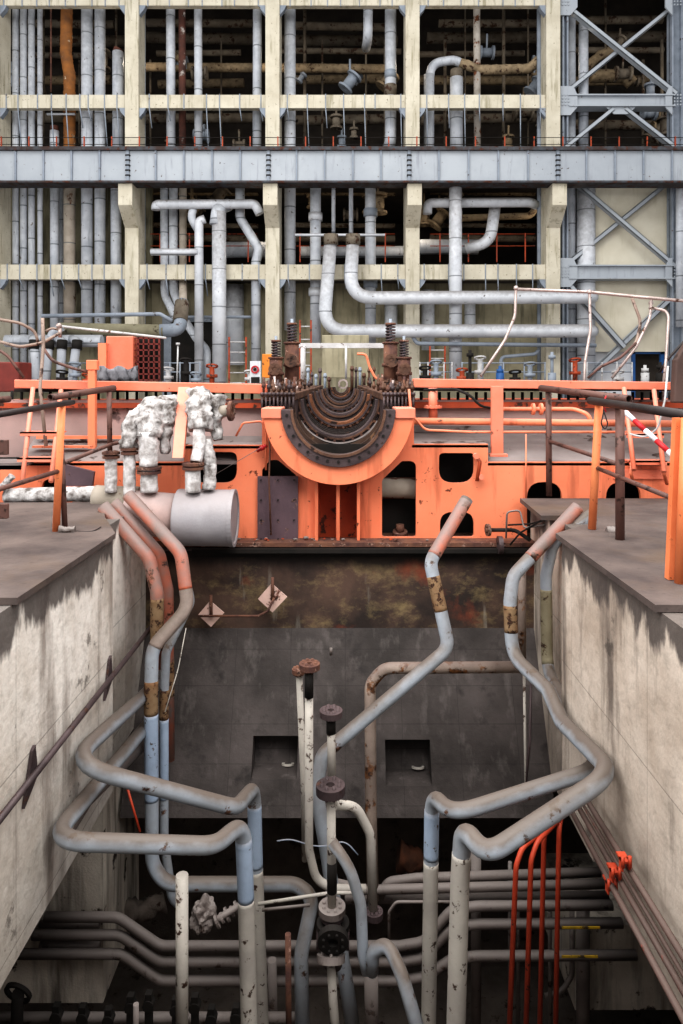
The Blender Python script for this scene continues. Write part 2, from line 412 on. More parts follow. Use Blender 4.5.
# sooty slab under the turbine, with two recesses
def sloped():
    Y0, Y1 = 8.15, 7.3
    z0, z1 = P(0, 628, Y0).z, P(0, 818, Y1).z
    def at(x, z): t = (z-z0)/(z1-z0); return (x, Y0+(Y1-Y0)*t, z)
    holes = []
    for (a, b, c, d) in ((253, 298, 737, 771), (385, 430, 740, 776)):
        Ym = 7.62
        A = P(a, c, Ym); B = P(b, d, Ym); holes.append((A.x, B.x, B.z, A.z))
    mb = MB(); xs = sorted({-2.35, 2.2, *[h[0] for h in holes], *[h[1] for h in holes]})
    zs = sorted({z0, z1, *[h[2] for h in holes], *[h[3] for h in holes]})
    for i in range(len(xs)-1):
        for j in range(len(zs)-1):
            xm, zm = (xs[i]+xs[i+1])/2, (zs[j]+zs[j+1])/2
            if any(h[0] < xm < h[1] and h[2] < zm < h[3] for h in holes): continue
            mb.bm.faces.new([mb.bm.verts.new(at(x, z)) for x, z in ((xs[i], zs[j]), (xs[i+1], zs[j]), (xs[i+1], zs[j+1]), (xs[i], zs[j+1]))])
    for h in holes:   # recess boxes
        d = .32
        f = [Vector(at(x, z)) for x, z in ((h[0], h[2]), (h[1], h[2]), (h[1], h[3]), (h[0], h[3]))]
        g = [p+Vector((0, d, 0)) for p in f]
        for i in range(4):
            mb.bm.faces.new([mb.bm.verts.new(p) for p in (f[i], f[(i+1) % 4], g[(i+1) % 4], g[i])])
        mb.bm.faces.new([mb.bm.verts.new(p) for p in g])
    # underside edge
    a, b = at(-2.35, z1), at(2.2, z1)
    mb.bm.faces.new([mb.bm.verts.new(p) for p in (a, b, (b[0], b[1]+1.9, b[2]), (a[0], a[1]+1.9, a[2]))])
    bmesh.ops.remove_doubles(mb.bm, verts=mb.bm.verts, dist=1e-5)
    return mb
struct('wall_slope', sloped(), slope_m)
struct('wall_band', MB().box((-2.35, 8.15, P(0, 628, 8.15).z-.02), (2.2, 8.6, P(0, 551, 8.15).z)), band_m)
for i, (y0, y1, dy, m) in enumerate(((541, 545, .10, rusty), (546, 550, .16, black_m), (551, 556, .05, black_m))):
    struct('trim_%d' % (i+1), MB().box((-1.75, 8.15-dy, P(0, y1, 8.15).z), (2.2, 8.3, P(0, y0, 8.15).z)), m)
# rubbish in recesses
for k, (x, y, l) in enumerate(((268, 766, 'left'), (288, 762, 'left'), (400, 770, 'right'), (418, 765, 'right'))):
    mb = MB(); p = P(x, y+3, 7.75)
    if k % 2: mb.ringdisc((p.x, p.y, p.z+.01), (0, .3, 1), .07, .045, .02, seg=16)
    else:
        for j in range(7):
            a = random.uniform(0, PI); q = Vector((math.cos(a), math.sin(a)*.6, random.uniform(-.1, .2)))*.07
            c = p+Vector((random.uniform(-.1, .1), random.uniform(-.05, .05), .01))
            mb.tube([c-q, c+q], .008, seg=6, br=0)
    tag(mb.build('scrap_ring' if k % 2 else 'debris_heap', rusty if k % 2 == 0 else pitwhite),
        ('pale scrap ring lying in the %s recess of dark slab' if k % 2 else 'small heap of rusty scraps in the %s recess of dark slab') % l, 'scrap')
# lower level piers
A, B = P(-40, 845, 6.9), P(103, 1003, 6.9)
struct('wall_pier_left', MB().box((A.x, 6.9, B.z), (B.x, 8.1, A.z+.4)), pier_m)
A, B = P(575, 925, 7.2), P(700, 1010, 7.2)
struct('wall_pier_right', MB().box((A.x, 7.2, B.z), (B.x+1, 8.3, A.z)), pier_m)
# hall floor beyond turbine
struct('floor', MB().box((-22, 14.5, -.1), (22, 30.9, 0)), dusty)
struct('floor', MB().box((-9, 8.6, -1.6), (9, 14.5, -1.4)), dark_in)

# ================================================================== FACADE
YF = 30.0
def fz(py, Y=YF): return P(0, py, Y).z
def fx(px, Y=YF): return P(px, 0, Y).x
# shell of the dark service floors behind
struct('wall_far', MB().box((-22, 43, 0), (22, 43.3, 27)), dark_in)
struct('wall_service_left', MB().box((fx(-150), 31.5, 0), (fx(-145), 43, 27)), dark_in)
struct('wall_service_right', MB().box((fx(850), 31.5, 0), (fx(855), 43, 27)), dark_in)
struct('ceiling', MB().box((-22, 30.0, 27), (22, 43, 27.3)), dark_in)
struct('wall_upper_front', MB().box((-22, 30.0, fz(-42)), (22, 30.2, 27)), cream)
for py in (150, 270):
    struct('floor', MB().box((-22, 31.0, fz(py)-.25), (22, 43, fz(py))), dark_in)
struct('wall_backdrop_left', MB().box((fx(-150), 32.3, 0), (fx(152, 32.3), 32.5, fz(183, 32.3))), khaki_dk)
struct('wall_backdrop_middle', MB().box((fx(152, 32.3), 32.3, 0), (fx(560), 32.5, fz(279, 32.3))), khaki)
# right bright panel wall with door opening
pR = struct('wall_panel_right', MB().box((fx(592, 31.0), 31.0, fz(352, 31.3)), (fx(672, 31.0), 31.5, fz(180, 31.3))), panel_m)
struct('wall_panel_right', MB().box((fx(592, 31.3), 31.3, 0), (fx(634, 31.3), 31.5, fz(352, 31.3))), white_p)
struct('wall_panel_right', MB().box((fx(666, 31.3), 31.3, 0), (fx(850, 31.3), 31.5, fz(352, 31.3))), panel_m)
struct('wall_panel_right', MB().box((fx(676, 31.3), 31.3, fz(352, 31.3)), (fx(850, 31.3), 31.5, fz(180, 31.3))), khaki)
d = MB()
x0, x1, zt = fx(632, 31.2), fx(668, 31.2), fz(351, 31.2)
d.box((x0, 31.15, 0), (x0+.13, 31.3, zt)); d.box((x1-.35, 31.15, 0), (x1, 31.3, zt)); d.box((x0, 31.15, zt-.13), (x1, 31.3, zt))
struct('door_1', d, blue_p)
struct('wall_niche', MB().box((x0, 32, 0), (x1, 32.1, zt)), dark_in)
d = MB(); x0, x1, zt = fx(165, 32.2), fx(214, 32.2), fz(322, 32.2)
d.box((x0, 32.2, 0), (x1, 32.29, zt)); struct('door_2', d, black_m)  # black sheet stands in for the unlit doorway opening
d = MB(); d.box((x0-.1, 32.1, zt), (x1+.5, 32.28, zt+.28)); d.box((x0-.1, 32.1, 0), (x0+.3, 32.28, zt))
struct('door_2_frame', d, steel_g)

COLX = [(-15.5, -1.2), (124.7, 138.5), (265.3, 279.5), (405.6, 419.7), (546.3, 560.5)]
CN = ['leftmost cream concrete column at the photo edge', 'cream concrete column between first and second bays', 'cream concrete column left of the middle bay', 'cream concrete column right of the middle bay', 'cream concrete column beside the steel bracing']
for i, (a, b) in enumerate(COLX):
    t = thing('concrete_column', CN[i], 'column', (fx((a+b)/2), YF+.5, 0), 'cream columns of the far structure')
    MB().box((fx(a), YF, 0), (fx(b), YF+1.1, fz(-42))).build('shaft', cream, t, bevel=.02)
    z1, z2, z3 = fz(182, 29.1), fz(205, 29.1), fz(228)
    poly = [(fx(a), YF, z1), (fx(a), YF-.9, z1), (fx(a), YF-.9, z2), (fx(a), YF, z3)]
    MB().prism(poly, (fx(b)-fx(a), 0, 0)).build('corbel', cream, t, bevel=.02)
    for py in (4, 107, 279):
        for sx, e in ((-1, a), (1, b)):
            if i == 4 and sx == 1: continue
            X = fx(e); Z = fz(py)
            MB().prism([(X, YF+.1, Z), (X+sx*.28, YF+.1, Z), (X+sx*.2, YF+.1, Z-.18), (X, YF+.1, Z-.42)], (0, .25, 0)).build('bracket', steel_g, t)
rows = [((-4, 4), 'top'), ((93.5, 107), 'upper'), ((264, 279), 'lower')]
spans = [(-1.2, 124.7), (138.5, 265.3), (279.5, 405.6), (419.7, 546.3)]
for (y0, y1), rn in rows:
    for i, (a, b) in enumerate(spans):
        t = thing('concrete_beam', 'cream horizontal beam, %s row, spanning the %s' % (rn, BAY[i]), 'beam', (fx((a+b)/2), YF+.5, fz(y1)), 'cream horizontal beams of the far structure')
        MB().box((fx(a), YF+.12, fz(y1)), (fx(b), YF+.42, fz(y0))).build('girt', cream, t, bevel=.015)
        n = 9 if i == 0 else 7
        for k in range(n):
            x = a+(b-a)*(k+.5+random.uniform(-.25, .25))/n
            MB().box((fx(x)-.02, YF+.09, fz(y1)-.05), (fx(x)+.02, YF+.14, fz(y0)+.03)).build('strap', steel_g, t)
            if rn != 'top' and random.random() < .75:
                L = random.choice((.5, .8, 1.6, 2.0)) if rn == 'upper' else random.choice((.4, .7))
                MB().tube([(fx(x), YF+.1, fz(y1)+.02), (fx(x)+.06, YF+.3, fz(y1)-L)], .025, seg=6, br=0).build('hanger_rod', steel_g, t)
# left stub of beams beyond left column
# crane runway girder
GX = [-152, -12, 128, 268.5, 409, 557.5, 700, 840]
gl = ['beyond the left edge', 'across the far left bay', 'across the second bay', 'across the middle bay', 'across the fourth bay', 'across the braced right bay', 'beyond the right edge']
YG = 29.1
for i in range(7):
    if i in (0, 6): continue
    a, b = GX[i], GX[i+1]
    t = thing('runway_girder', 'deep pale grey steel girder section %s' % gl[i], 'girder', (fx((a+b)/2, YG), YG+.3, fz(183, YG)), 'pale grey runway girder sections')
    MB().box((fx(a, YG)+.01, YG, fz(182, YG)), (fx(b, YG)-.01, YG+.5, fz(151, YG))).build('web', girder_m, t)
    MB().box((fx(a, YG), YG-.16, fz(151, YG)), (fx(b, YG), YG+.7, fz(147.5, YG))).build('top_flange', girder_dk, t)
    MB().box((fx(a, YG), YG-.16, fz(183.5, YG)), (fx(b, YG), YG+.7, fz(181.5, YG))).build('bottom_flange', girder_dk, t)
    for k in range(5):
        x = a+(b-a)*k/5
        MB().box((fx(x, YG)-(.06 if k == 0 else .035), YG-(.08), fz(181.6, YG)), (fx(x, YG)+(.06 if k == 0 else .035), YG+.02, fz(151, YG))).build('stiffener', steel_g, t)
        MB().box((fx(x, YG)-.02, YG-.1, fz(181.6, YG)), (fx(x, YG)+.02, YG+.02, fz(151, YG))).build('stiffener', steel_g, t) if False else None
    # joint bolts
    for k in range(5): MB().box((fx(a, YG)-.09, YG-.1, fz(156.3+k*5, YG)), (fx(a, YG)+.1, YG+.01, fz(155+k*5, YG))).build('splice_bolt', black_m, t)
    g = thing('guard_rail', 'thin orange posted walkway rail %s, above the girder' % gl[i], 'railing', (fx((a+b)/2, YG), YG+.4, fz(147, YG)), 'walkway rails above the runway girder')
    for k in range(5):
        x = a+(b-a)*(k+.3)/5
        MB().box((fx(x, YG)-.025, YG+.4, fz(148, YG)), (fx(x, YG)+.025, YG+.45, fz(133, YG))).build('post', orange_dk, g)
    for py in (134, 141): MB().tube([(fx(a, YG), YG+.42, fz(py, YG)), (fx(b, YG), YG+.42, fz(py, YG))], .014, seg=6).build('rail', black_m, g)

# steel braced bay
ns = [('left', 565.5), ('right', 677.5)]
for nm, x in ns:
    t = thing('steel_column', 'grey steel column on the %s side of the bracing' % nm, 'column', (fx(x, 30.3), 30.3, 0))
    w = 6 if nm == 'left' else 11
    X0, X1 = fx(x-w/2, 30.3), fx(x+w/2, 30.3)
    mb = MB(); mb.box((X0, 30.3, 0), (X0+.07, 30.8, fz(-42))); mb.box((X1-.07, 30.3, 0), (X1, 30.8, fz(-42))); mb.box((X0, 30.52, 0), (X1, 30.58, fz(-42)))
    mb.build('shaft', steel_g, t)
    for py in (0, 100, 272):
        s_ = 1 if nm == 'left' else -1
        mb = MB(); mb.prism([P(x-5, py-14, 30.2), P(x+5*s_+3*s_, py-14, 30.2), P(x+12*s_, py-5, 30.2), P(x+12*s_, py+7, 30.2), P(x+5*s_, py+15, 30.2), P(x-5, py+15, 30.2)], (0, .08, 0))
        for r_ in range(4):
            for c_ in range(3): 
                q = P(x-3+c_*3, py-5+r_*3.2, 30.18); mb.box((q.x-.03, 30.16, q.z-.03), (q.x+.03, 30.2, q.z+.03))
        mb.build('gusset_plate', girder_m, t)
def brace(label, a, b, w=4.2, Y=30.25, m=girder_m, name='diagonal_brace'):
    A, B = P(*a, Y), P(*b, Y); r = R(w, Y)
    dz = (B-A).normalized(); n = Vector((0, 1, 0)).cross(dz)*r
    mb = MB(); mb.prism([A+n, B+n, B-n, A-n], (0, .05, 0)); mb.prism([A+n, B+n, B+n*.75, A+n*.75], (0, .3, 0)); mb.prism([A-n, B-n, B-n*.75, A-n*.75], (0, .3, 0))
    return tag(mb.build(name, m), label, 'brace', 'diagonal braces of the right bay')
brace('grey diagonal brace falling rightward in the top panel of braced bay', (565, 3), (677, 93))
brace('grey diagonal brace rising rightward in the top panel of braced bay', (677, 3), (565, 93), Y=30.6)
brace('short grey brace rising to the beam centre from girder left', (566, 147), (614, 108))
brace('short grey brace falling from beam centre to girder right', (626, 108), (676, 147))
brace('grey diagonal brace falling rightward over the bright cream panel', (578, 183), (676, 266))
brace('grey diagonal brace rising rightward over the bright cream panel', (668, 183), (566, 265), Y=30.6)
brace('grey diagonal brace below beam falling toward the blue doorway', (566, 280), (625, 347), w=5)
brace('long grey diagonal brace rising past the blue doorway to right column', (683, 287), (588, 378), Y=30.5, w=5)
for (y0, y1, rn) in ((96, 106.5, 'upper'), (266, 278.5, 'lower')):
    t = MB().box(P(568, y1, 30.3), P(674, y0, 30.3)+Vector((0, .35, 0))).box(P(568, y0+.5, 30.3)+Vector((0,-.15,0)), P(674, y0-.8, 30.3)+Vector((0, .5, 0))).box(P(568, y1+.8, 30.3)+Vector((0,-.15,0)), P(674, y1-.5, 30.3)+Vector((0, .5, 0))).build('steel_beam', girder_m)
    tag(t, '%s grey steel crossbeam of the braced right bay' % rn, 'beam')
p_ = MB().prism([P(606, 107, 30.28), P(636, 107, 30.28), P(628, 114, 30.28), P(614, 114, 30.28)], (0, .06, 0)).build('gusset_plate', girder_m)
tag(p_, 'small grey node plate under centre of upper steel crossbeam', 'plate')

# vertical and bent pipes of the facade
def fpipe(label, pts, w, m=lag, Y=31.2, name='lagged_pipe', group='lagged pipes on the far structure', br=None, **kw):
    pts = [(p[0], p[1], p[2] if len(p) > 2 else Y) for p in pts]
    return pipe(name, label, pts, w, m, group=group, Yw=pts[0][2], br=br, **kw)
# bay 1
for k, (x, w) in enumerate(((15.5, 6.5), (23.5, 6.8), (31.5, 6.6), (40, 5.2))):
    fpipe('slim grey riser, %s from left in the row of four at far left' % ORD[k], [(x, -30), (x+.2, 390)], w, name='slim_riser')
fpipe('thin dark rod hanging in the upper far left bay', [(51, 4), (51, 92)], 1.6, rusty, name='hanging_rod')
fpipe('rust orange lagged pipe in the upper far left bay', [(67.5, -20), (66, 55), (69.5, 75), (69.5, 150)], 11.5, lag_rust, lump=.12)
fpipe('beige stained pipe below the girder in the far left bay', [(69.5, 150), (69.5, 345)], 11.5, lag_beige)
fpipe('thick grey riser just right of the rust orange pipe', [(87, -20), (87, 345)], 11.3)
fpipe('thick grey riser, second right of the rust orange pipe', [(100, -20), (100, 345)], 10.5)
_o = fpipe('grey pipe with domed brown top in the upper far left bay', [(118, 52), (118, 150)], 11, lag)
fpipe('domed rusty cap on grey pipe beside first inner column', [(118, 56), (118, 51), (119, 49)], 10, lag_dkred, name='pipe_cap', parent=_o)
fpipe('grey riser below girder hugging the first inner column', [(116, 150, 31.4), (116, 345, 31.4)], 10.5)
_o = fpipe('short grey pipe stub with rusty cap above the girder', [(54.5, 131), (54.5, 150)], 9)
fpipe('rusty brown cap on the short stub above girder', [(54.5, 126), (54.5, 131)], 8, lag_dkred, name='pipe_cap', parent=_o)
fpipe('grey riser below girder right of the four slim risers', [(54.5, 150), (54.5, 345)], 8.5)
fpipe('slim shaded riser behind the beige pipe below girder', [(61.5, 150, 31.9), (61.5, 345, 31.9)], 4.5)
fpipe('small pale crossbar pipe below upper beam in far left bay', [(47, 114, 30.8), (75, 114, 30.8)], 2.4, lag_lt, name='crossbar')
# bay 1 low elbows
fpipe('dark grey horizontal header above the row of sloping legs', [(6, 341, 27), (100, 341, 27), (102, 341, 27)], 12.5, lag, Y=27, name='header_pipe')
for k, (x0, x1) in enumerate(((32, 38), (47, 45), (60, 60), (75, 70))):
    o = fpipe('grey drop leg, %s from left under the horizontal header' % ORD[k], [(x0-(4 if k else 0), 339, 27), (x0+2, 341, 26.4), (x1, 392, 26.4)], 8.5, lag, Y=26.6, name='drop_leg', br=.25, group='drop legs under the header')
    MB().cyl(P(x0+2, 345, 26.4), (0, .2, 1), R(10, 26.5), .35).build('collar', black_m, o)
fpipe('upper grey elbow joining the header from the left wall pipe', [(50, 341, 26.8), (52, 333, 26.8), (62, 327, 26.8)], 8, lag, Y=26.8, name='pipe_elbow')
fpipe('thin grey horizontal tube above the header, bending down at right', [(42, 316, 26), (160, 314, 26), (172, 321, 26)], 4, steel_g, Y=26, name='long_tube')
fpipe('khaki horizontal pipe ending at the dark elbow', [(60, 329, 27.5), (164, 331, 27.5)], 13, weath('khaki_lagging', '#8a8570', '#76715d', 2, rust='#4a4538', amt=.2, rough=.8), name='khaki_pipe')
o = fpipe('large dark rust elbow turning up at end of khaki pipe', [(160, 331, 27.5), (180, 330, 27.6), (182, 302, 28.4)], 13.5, steel_g, Y=27.5, name='pipe_elbow', br=.5)
MB().tube([P(180, 322, 27.8), P(182, 303, 28.4)], R(14.5, 28)).build('insulation', lag_dk, o)
# bay 2
fpipe('grey riser, left of two in the upper second bay', [(170.5, -20), (171, 150)], 9, lag)
fpipe('dark red flaking pipe between two grey risers', [(182, -20), (182.5, 150)], 7, lag_dkred)
fpipe('grey riser, right of two in the upper second bay', [(198, -20), (198.5, 150)], 8, lag)
fpipe('grey riser beside the column left of the middle bay', [(257.5, -20), (257, 150)], 9, lag)
fpipe('thin shaded riser right of first inner column', [(144.5, -20, 31.0), (144.5, 390, 31.0)], 2, steel_g, name='thin_riser')
fpipe('grey pipe curving right at its foot, first below girder in second bay', [(164, 150), (164.5, 295), (176, 318, 30.5)], 8, lag, br=.8)
fpipe('grey pipe curving right at its foot, second below girder in second bay', [(173.5, 150), (173.5, 290), (182, 312, 30.6)], 9, lag, br=.8)
fpipe('beige pipe descending into the dark rust elbow', [(183, 150), (183, 280), (183, 305, 29)], 7.5, lag_beige)
fpipe('pale horizontal pipe under girder in second bay, drooping at right', [(156, 210, 29.9), (156, 204.5, 29.9), (255, 204, 29.9), (260, 214, 29.9)], 9.5, lag_lt, Y=29.9, name='crossing_pipe', br=.25)
fpipe('smaller pale horizontal pipe end below the crossing pipe', [(151, 252, 29.8), (198, 252, 29.8)], 7, lag_lt, name='short_pipe')
fpipe('grey bent link pipe beneath left of crossing pipe', [(194, 206, 30), (191, 218, 30), (199, 232, 30.2)], 8, lag, name='link_pipe')
fpipe('slender grey riser with capped top in second bay', [(205, 219, 29.9), (199, 221, 29.9), (199, 391, 29.9)], 8.8, lag_lt, br=.2)
fpipe('stout grey riser with dark top in second bay', [(219, 212, 29.8), (219.5, 391, 29.8)], 14, lag_lt)
fpipe('dark shoulder elbow on top of the stout grey riser', [(216, 225, 29.75), (218, 209, 29.8), (228, 205, 30.6)], 13, lag, name='pipe_elbow', br=.4)
fpipe('grey pipe angling down right to the middle bay column', [(240, 180, 30.6), (240, 218), (259, 249, 30.6), (256, 262, 30.6), (256, 391, 30.6)], 9.5, lag, Y=30.6, br=.5)
fpipe('thick grey horizontal pipe deep in second bay', [(226, 250, 33), (268, 250, 33)], 16, lag, Y=33)
fpipe('stout pale vessel shaft behind the small ladder in second bay', [(235, 285, 32), (235, 365, 32)], 18, lag_lt, Y=32, name='tank_shaft')
fpipe('bent grey branch pipe right of the dark elbow', [(186, 322, 30.3), (196, 338, 30.3), (207, 350, 30.3), (207, 391, 30.3)], 8, lag, name='branch_pipe')
fpipe('thin grey horizontal tube crossing second bay pipes at mid height', [(182, 317, 30.7), (254, 317, 30.7)], 3, steel_g, name='long_tube')
# bay 3
fpipe('thick grey riser at left of the middle bay', [(290, -20), (290, 330)], 11.5, lag)
fpipe('grey pipe ending in a bend high in the middle bay', [(368, -20), (368, 38), (366, 48, 32.5)], 9.5, lag)
o = fpipe('thick grey riser with dark bands at right of the middle bay', [(390.5, -20), (390.5, 143), (388, 147, 32)], 11.5, lag)
MB().cyl(P(390.5, 75, 31.2), (0, 0, 1), R(12, 31.2), .35).build('band', steel_g, o)
MB().cyl(P(390.5, 91, 31.2), (0, 0, 1), R(12.6, 31.2), .5).build('band', lag_dk, o)
fpipe('yellowed lagged horizontal pipe through second and middle bays', [(140, 67, 34), (270, 68, 34), (392, 69, 34)], 9, lag_yel, Y=34, lump=.08, name='yellowed_pipe')
for k, (x, w, y1) in enumerate(((315.5, 11, 345), (333.5, 4, 233), (351, 4.5, 233), (370.5, 11, 345))):
    o = fpipe('grey drop pipe, %s from left of four below girder in middle bay' % ORD[k], [(x, 150), (x, y1)], w, lag, Y=31)
    if w > 8:
        for py in ((217, 292) if k == 0 else (213, 284)): MB().cyl(P(x, py, 31), (0, 0, 1), R(w+3, 31), .35).build('collar', steel_g if k else lag_lt, o)
fpipe('pale thin horizontal tube at the heads of two bent pipes', [(295, 235, 30), (385, 235, 30)], 3, lag_lt, name='long_tube')
_lo = fpipe('large pale pipe bending to horizontal, the lower of two crossing rightward', [(331, 238, 29.6), (323.5, 331, 29.2), (588, 331, 29.2), (592, 331, 30)], 13.2, lag_lt, Y=29.4, name='large_bent_pipe', br=.95)
_up = fpipe('large pale pipe bending to horizontal, the upper of two crossing rightward', [(353, 238, 29.6), (350, 298, 29.2), (588, 297, 29.2), (592, 297, 30)], 13.2, lag_lt, Y=29.4, name='large_bent_pipe', br=.95)
for x, l in ((331, 'lower'), (353, 'upper')):
    MB().cyl(P(x, 240, 29.55), (0, 0, 1), R(14.6, 29.5), .45).build('pipe_cap', lag_dk, _lo if x == 331 else _up)
fpipe('thin grey rail tube below the lower large pipe, across fourth bay', [(413, 337, 29.3), (417, 343.5, 29.3), (596, 345.5, 29.3)], 4.2, steel_g, Y=29.3, name='long_tube')
fpipe('grey wide back pipe crossing deep in the middle bay', [(300, 252, 34), (420, 252, 34)], 12, lag, Y=34)
# bay 4
fpipe('grey riser under the arched pipe in upper fourth bay', [(429, 75), (429, 150)], 10.5, lag)
fpipe('grey arched pipe turning into yellowed lagging in upper fourth bay', [(429, 88), (431, 63), (455, 60), (462, 64)], 9, lag, name='arched_pipe', br=.7)
fpipe('yellowed lagged pipe running right from the arch', [(460, 63), (480, 70), (530, 69), (538, 60)], 9.5, lag_yel, lump=.15, name='yellowed_pipe')
_o = fpipe('thick grey riser with brown head in upper fourth bay', [(456.5, 78), (456.5, 150)], 13, lag)
fpipe('brown domed head of the thick riser in upper fourth bay', [(456.5, 79), (456.5, 70)], 12.5, lag_dk, name='pipe_cap', parent=_o)
fpipe('rusty white flaking pipe in upper fourth bay', [(476.5, -20), (477.5, 150)], 7, weath('flaking_white', '#aaa49c', '#8c857d', 2, rust='#7b4a2c', amt=.35, rscale=2, rough=.8))
fpipe('thin grey riser beside column in fourth bay', [(539, -20, 30.9), (539.5, 390, 30.9)], 4.5, steel_g, name='thin_riser')
fpipe('thick grey riser below girder in fourth bay', [(455.5, 150, 29.8), (455.5, 391, 29.8)], 12.8, lag_lt)
fpipe('pale horizontal pipe in fourth bay with downturned left end', [(427.5, 214, 30.4), (427.5, 203, 30.4), (530, 202.5, 30.4), (536, 205, 31)], 9.5, lag_lt, Y=30.4, name='crossing_pipe', br=.35)
fpipe('stout elbow pipe curving left under the crossing pipe in fourth bay', [(495, 207, 30.9), (490, 242, 30.9), (466, 249, 31.2)], 11.5, lag_lt, name='pipe_elbow', br=1.1)
fpipe('thick grey back pipe left of centre in fourth bay', [(418, 247, 33), (478, 247, 33)], 15, lag, Y=33)
fpipe('yellowed pipe behind the elbow in fourth bay', [(462, 218, 33.5), (530, 216, 33.5), (536, 208, 33.5)], 7, lag_yel, Y=33.5, name='yellowed_pipe')
fpipe('small blue and grey bent pipe near floor in fourth bay', [(501, 391, 29.6), (501, 357, 29.6), (535, 354, 29.6), (539, 350, 29.6)], 3.6, steel_g, name='bent_tube')
# bay 5
fpipe('grey riser, left of two in the braced bay', [(571, -20), (571, 390)], 9, lag)
fpipe('grey riser, right of two in upper braced bay', [(583.5, 24), (583.5, 150)], 9.5, lag)
fpipe('very thick grey riser beside the bright cream panel', [(586, 150, 30.9), (586, 391, 30.9)], 18, lag_lt, Y=30.9)
fpipe('grey riser at the far right edge of braced bay', [(680, 150, 30.0), (680, 327, 30.0)], 8, lag)
fpipe('thick yellowed elbow deep in upper braced bay', [(583, 70, 34), (600, 55, 34), (612, 50, 34)], 9, lag_yel, Y=34, name='yellowed_pipe', lump=.1)
fpipe('wide yellowed pipe deep in upper braced bay', [(590, 76, 34.5), (625, 76, 34.5), (632, 84, 34.5)], 13, lag_yel, Y=34.5, name='yellowed_pipe', lump=.1)
# dim pipes deep inside
rk = ['highest', 'upper', 'middle', 'lower', 'lowest']
for b, (a, c) in enumerate(((0, 124), (140, 264), (280, 405), (420, 546), (565, 680))):
    for k, (py, w, Y) in enumerate(((22, 8, 37), (38, 11, 39), (52, 6, 36), (84, 9, 38), (122, 10, 37))):
        y = py+random.uniform(-4, 4)
        fpipe('dim brown horizontal pipe, %s of five, deep inside upper %s' % (rk[k], BAY[b]), [(a+random.uniform(-6, 20), y, Y), (c-random.uniform(-6, 25), y+random.uniform(-2, 2), Y)], w, lag_dk if k != 3 else lag_yel, Y=Y, name='dim_pipe', group='dim pipes deep in the upper bays')
    for k in range(4):
        x = a+(c-a)*(k+.3+random.uniform(0, .5))/4; y0 = random.choice((-10, 40, 60)); 
        fpipe('dim thin upright, %s from left, deep inside upper %s' % (ORD[k], BAY[b]), [(x, y0, 35), (x, 150, 35)], random.uniform(1.5, 3.5), lag_dk, Y=35, name='dim_upright', group='dim uprights deep in the upper bays')
for b, (a, c) in enumerate(((150, 258), (290, 395), (430, 535))):
    for k, (py, w) in enumerate(((192, 6), (225, 5), (238, 7))):
        fpipe('dim horizontal pipe, %s of three, behind below the girder in %s' % (['highest', 'middle', 'lowest'][k], BAY[b+1]), [(a, py, 36), (c, py+1, 36)], w, lag_dk if k else lag_yel, Y=36, name='dim_pipe', group='dim pipes below the girder')
    g = thing('guard_rail', 'orange posted walkway rail below the girder in the %s' % BAY[b+1], 'railing', P((a+c)/2, 262, 31.2))
    for k in range(4):
        x = a+10+(c-a-14)*k/3.2; MB().box(P(x-.6, 262, 31.2), P(x+.6, 233, 31.2)+Vector((0, .04, 0))).build('post', orange_dk, g)
    for py in (234, 246): MB().tube([P(a, py, 31.22), P(c, py, 31.22)], .02, seg=6).build('rail', orange_dk, g)
for b, (a, c, yt, yb) in enumerate(((6, 120, 60, 92), (145, 260, 55, 92), (284, 400, 40, 92), (424, 542, 40, 92), (600, 668, 40, 92), (145, 260, 112, 146), (284, 400, 112, 146), (424, 542, 112, 146), (600, 668, 112, 146), (145, 260, 190, 258), (284, 400, 190, 258), (424, 542, 190, 258))):
    row = 'upper' if b < 5 else ('low' if b < 9 else 'walkway level')
    for k in range(4):
        x = random.uniform(a, c); y = random.uniform(yt, yb); Y = random.uniform(32.5, 35); q = P(x, y, Y); r = random.uniform(.12, .32)
        ax = random.choice(((1, 0, 0), (0, 0, 1), (.6, 0, .8)))
        mb = MB().cyl(q, ax, r, r*3).ringdisc(q+Vector(ax)*r*1.4, ax, r*1.5, r*.4, .1).ringdisc(q-Vector(ax)*r*1.4, ax, r*1.5, r*.4, .1)
        mb.tube([q, q+Vector((0, -.1, r*4))], .05, br=0, seg=8)
        tag(mb.build('dim_valve', random.choice((lag_dk, lag_yel, steel_g))), 'dim flanged valve in the shadows of %s, %s row' % (['far left bay', 'second bay', 'middle bay', 'fourth bay', 'braced bay', 'second bay', 'middle bay', 'fourth bay', 'braced bay', 'second bay', 'middle bay', 'fourth bay'][b], row), 'valve', 'dim valves inside row %d' % b)
# vessels and clutter close to the hall floor
for x, y0, y1, w, l in ((428, 290, 350, 13, 'grey upright vessel behind column right of the middle bay'), (391, 300, 334, 13, 'short grey vessel above lower large pipe in middle bay'), (470, 300, 334, 11, 'short grey vessel between the two large pipes in fourth bay')):
    fpipe(l, [(x, y0, 31.7), (x, y1, 31.7)], w, lag_lt, Y=31.7, name='upright_vessel')
for k, (a, c) in enumerate(((60, 100), (160, 200), (420, 452), (462, 545), (572, 632))):
    g = thing('floor_rail', 'low grey rail near the hall floor, %s from left' % ORD[k], 'railing', P((a+c)/2, 385, 27))
    for j in range(5):
        x = a+(c-a)*j/4; MB().tube([P(x, 388, 27), P(x, 362, 27)], .03, seg=6, br=0).build('post', steel_g if k % 2 else steel_w, g)
    for y in (363, 372): MB().tube([P(a, y, 27), P(c, y, 27)], .025, seg=6, br=0).build('rail', steel_g, g)
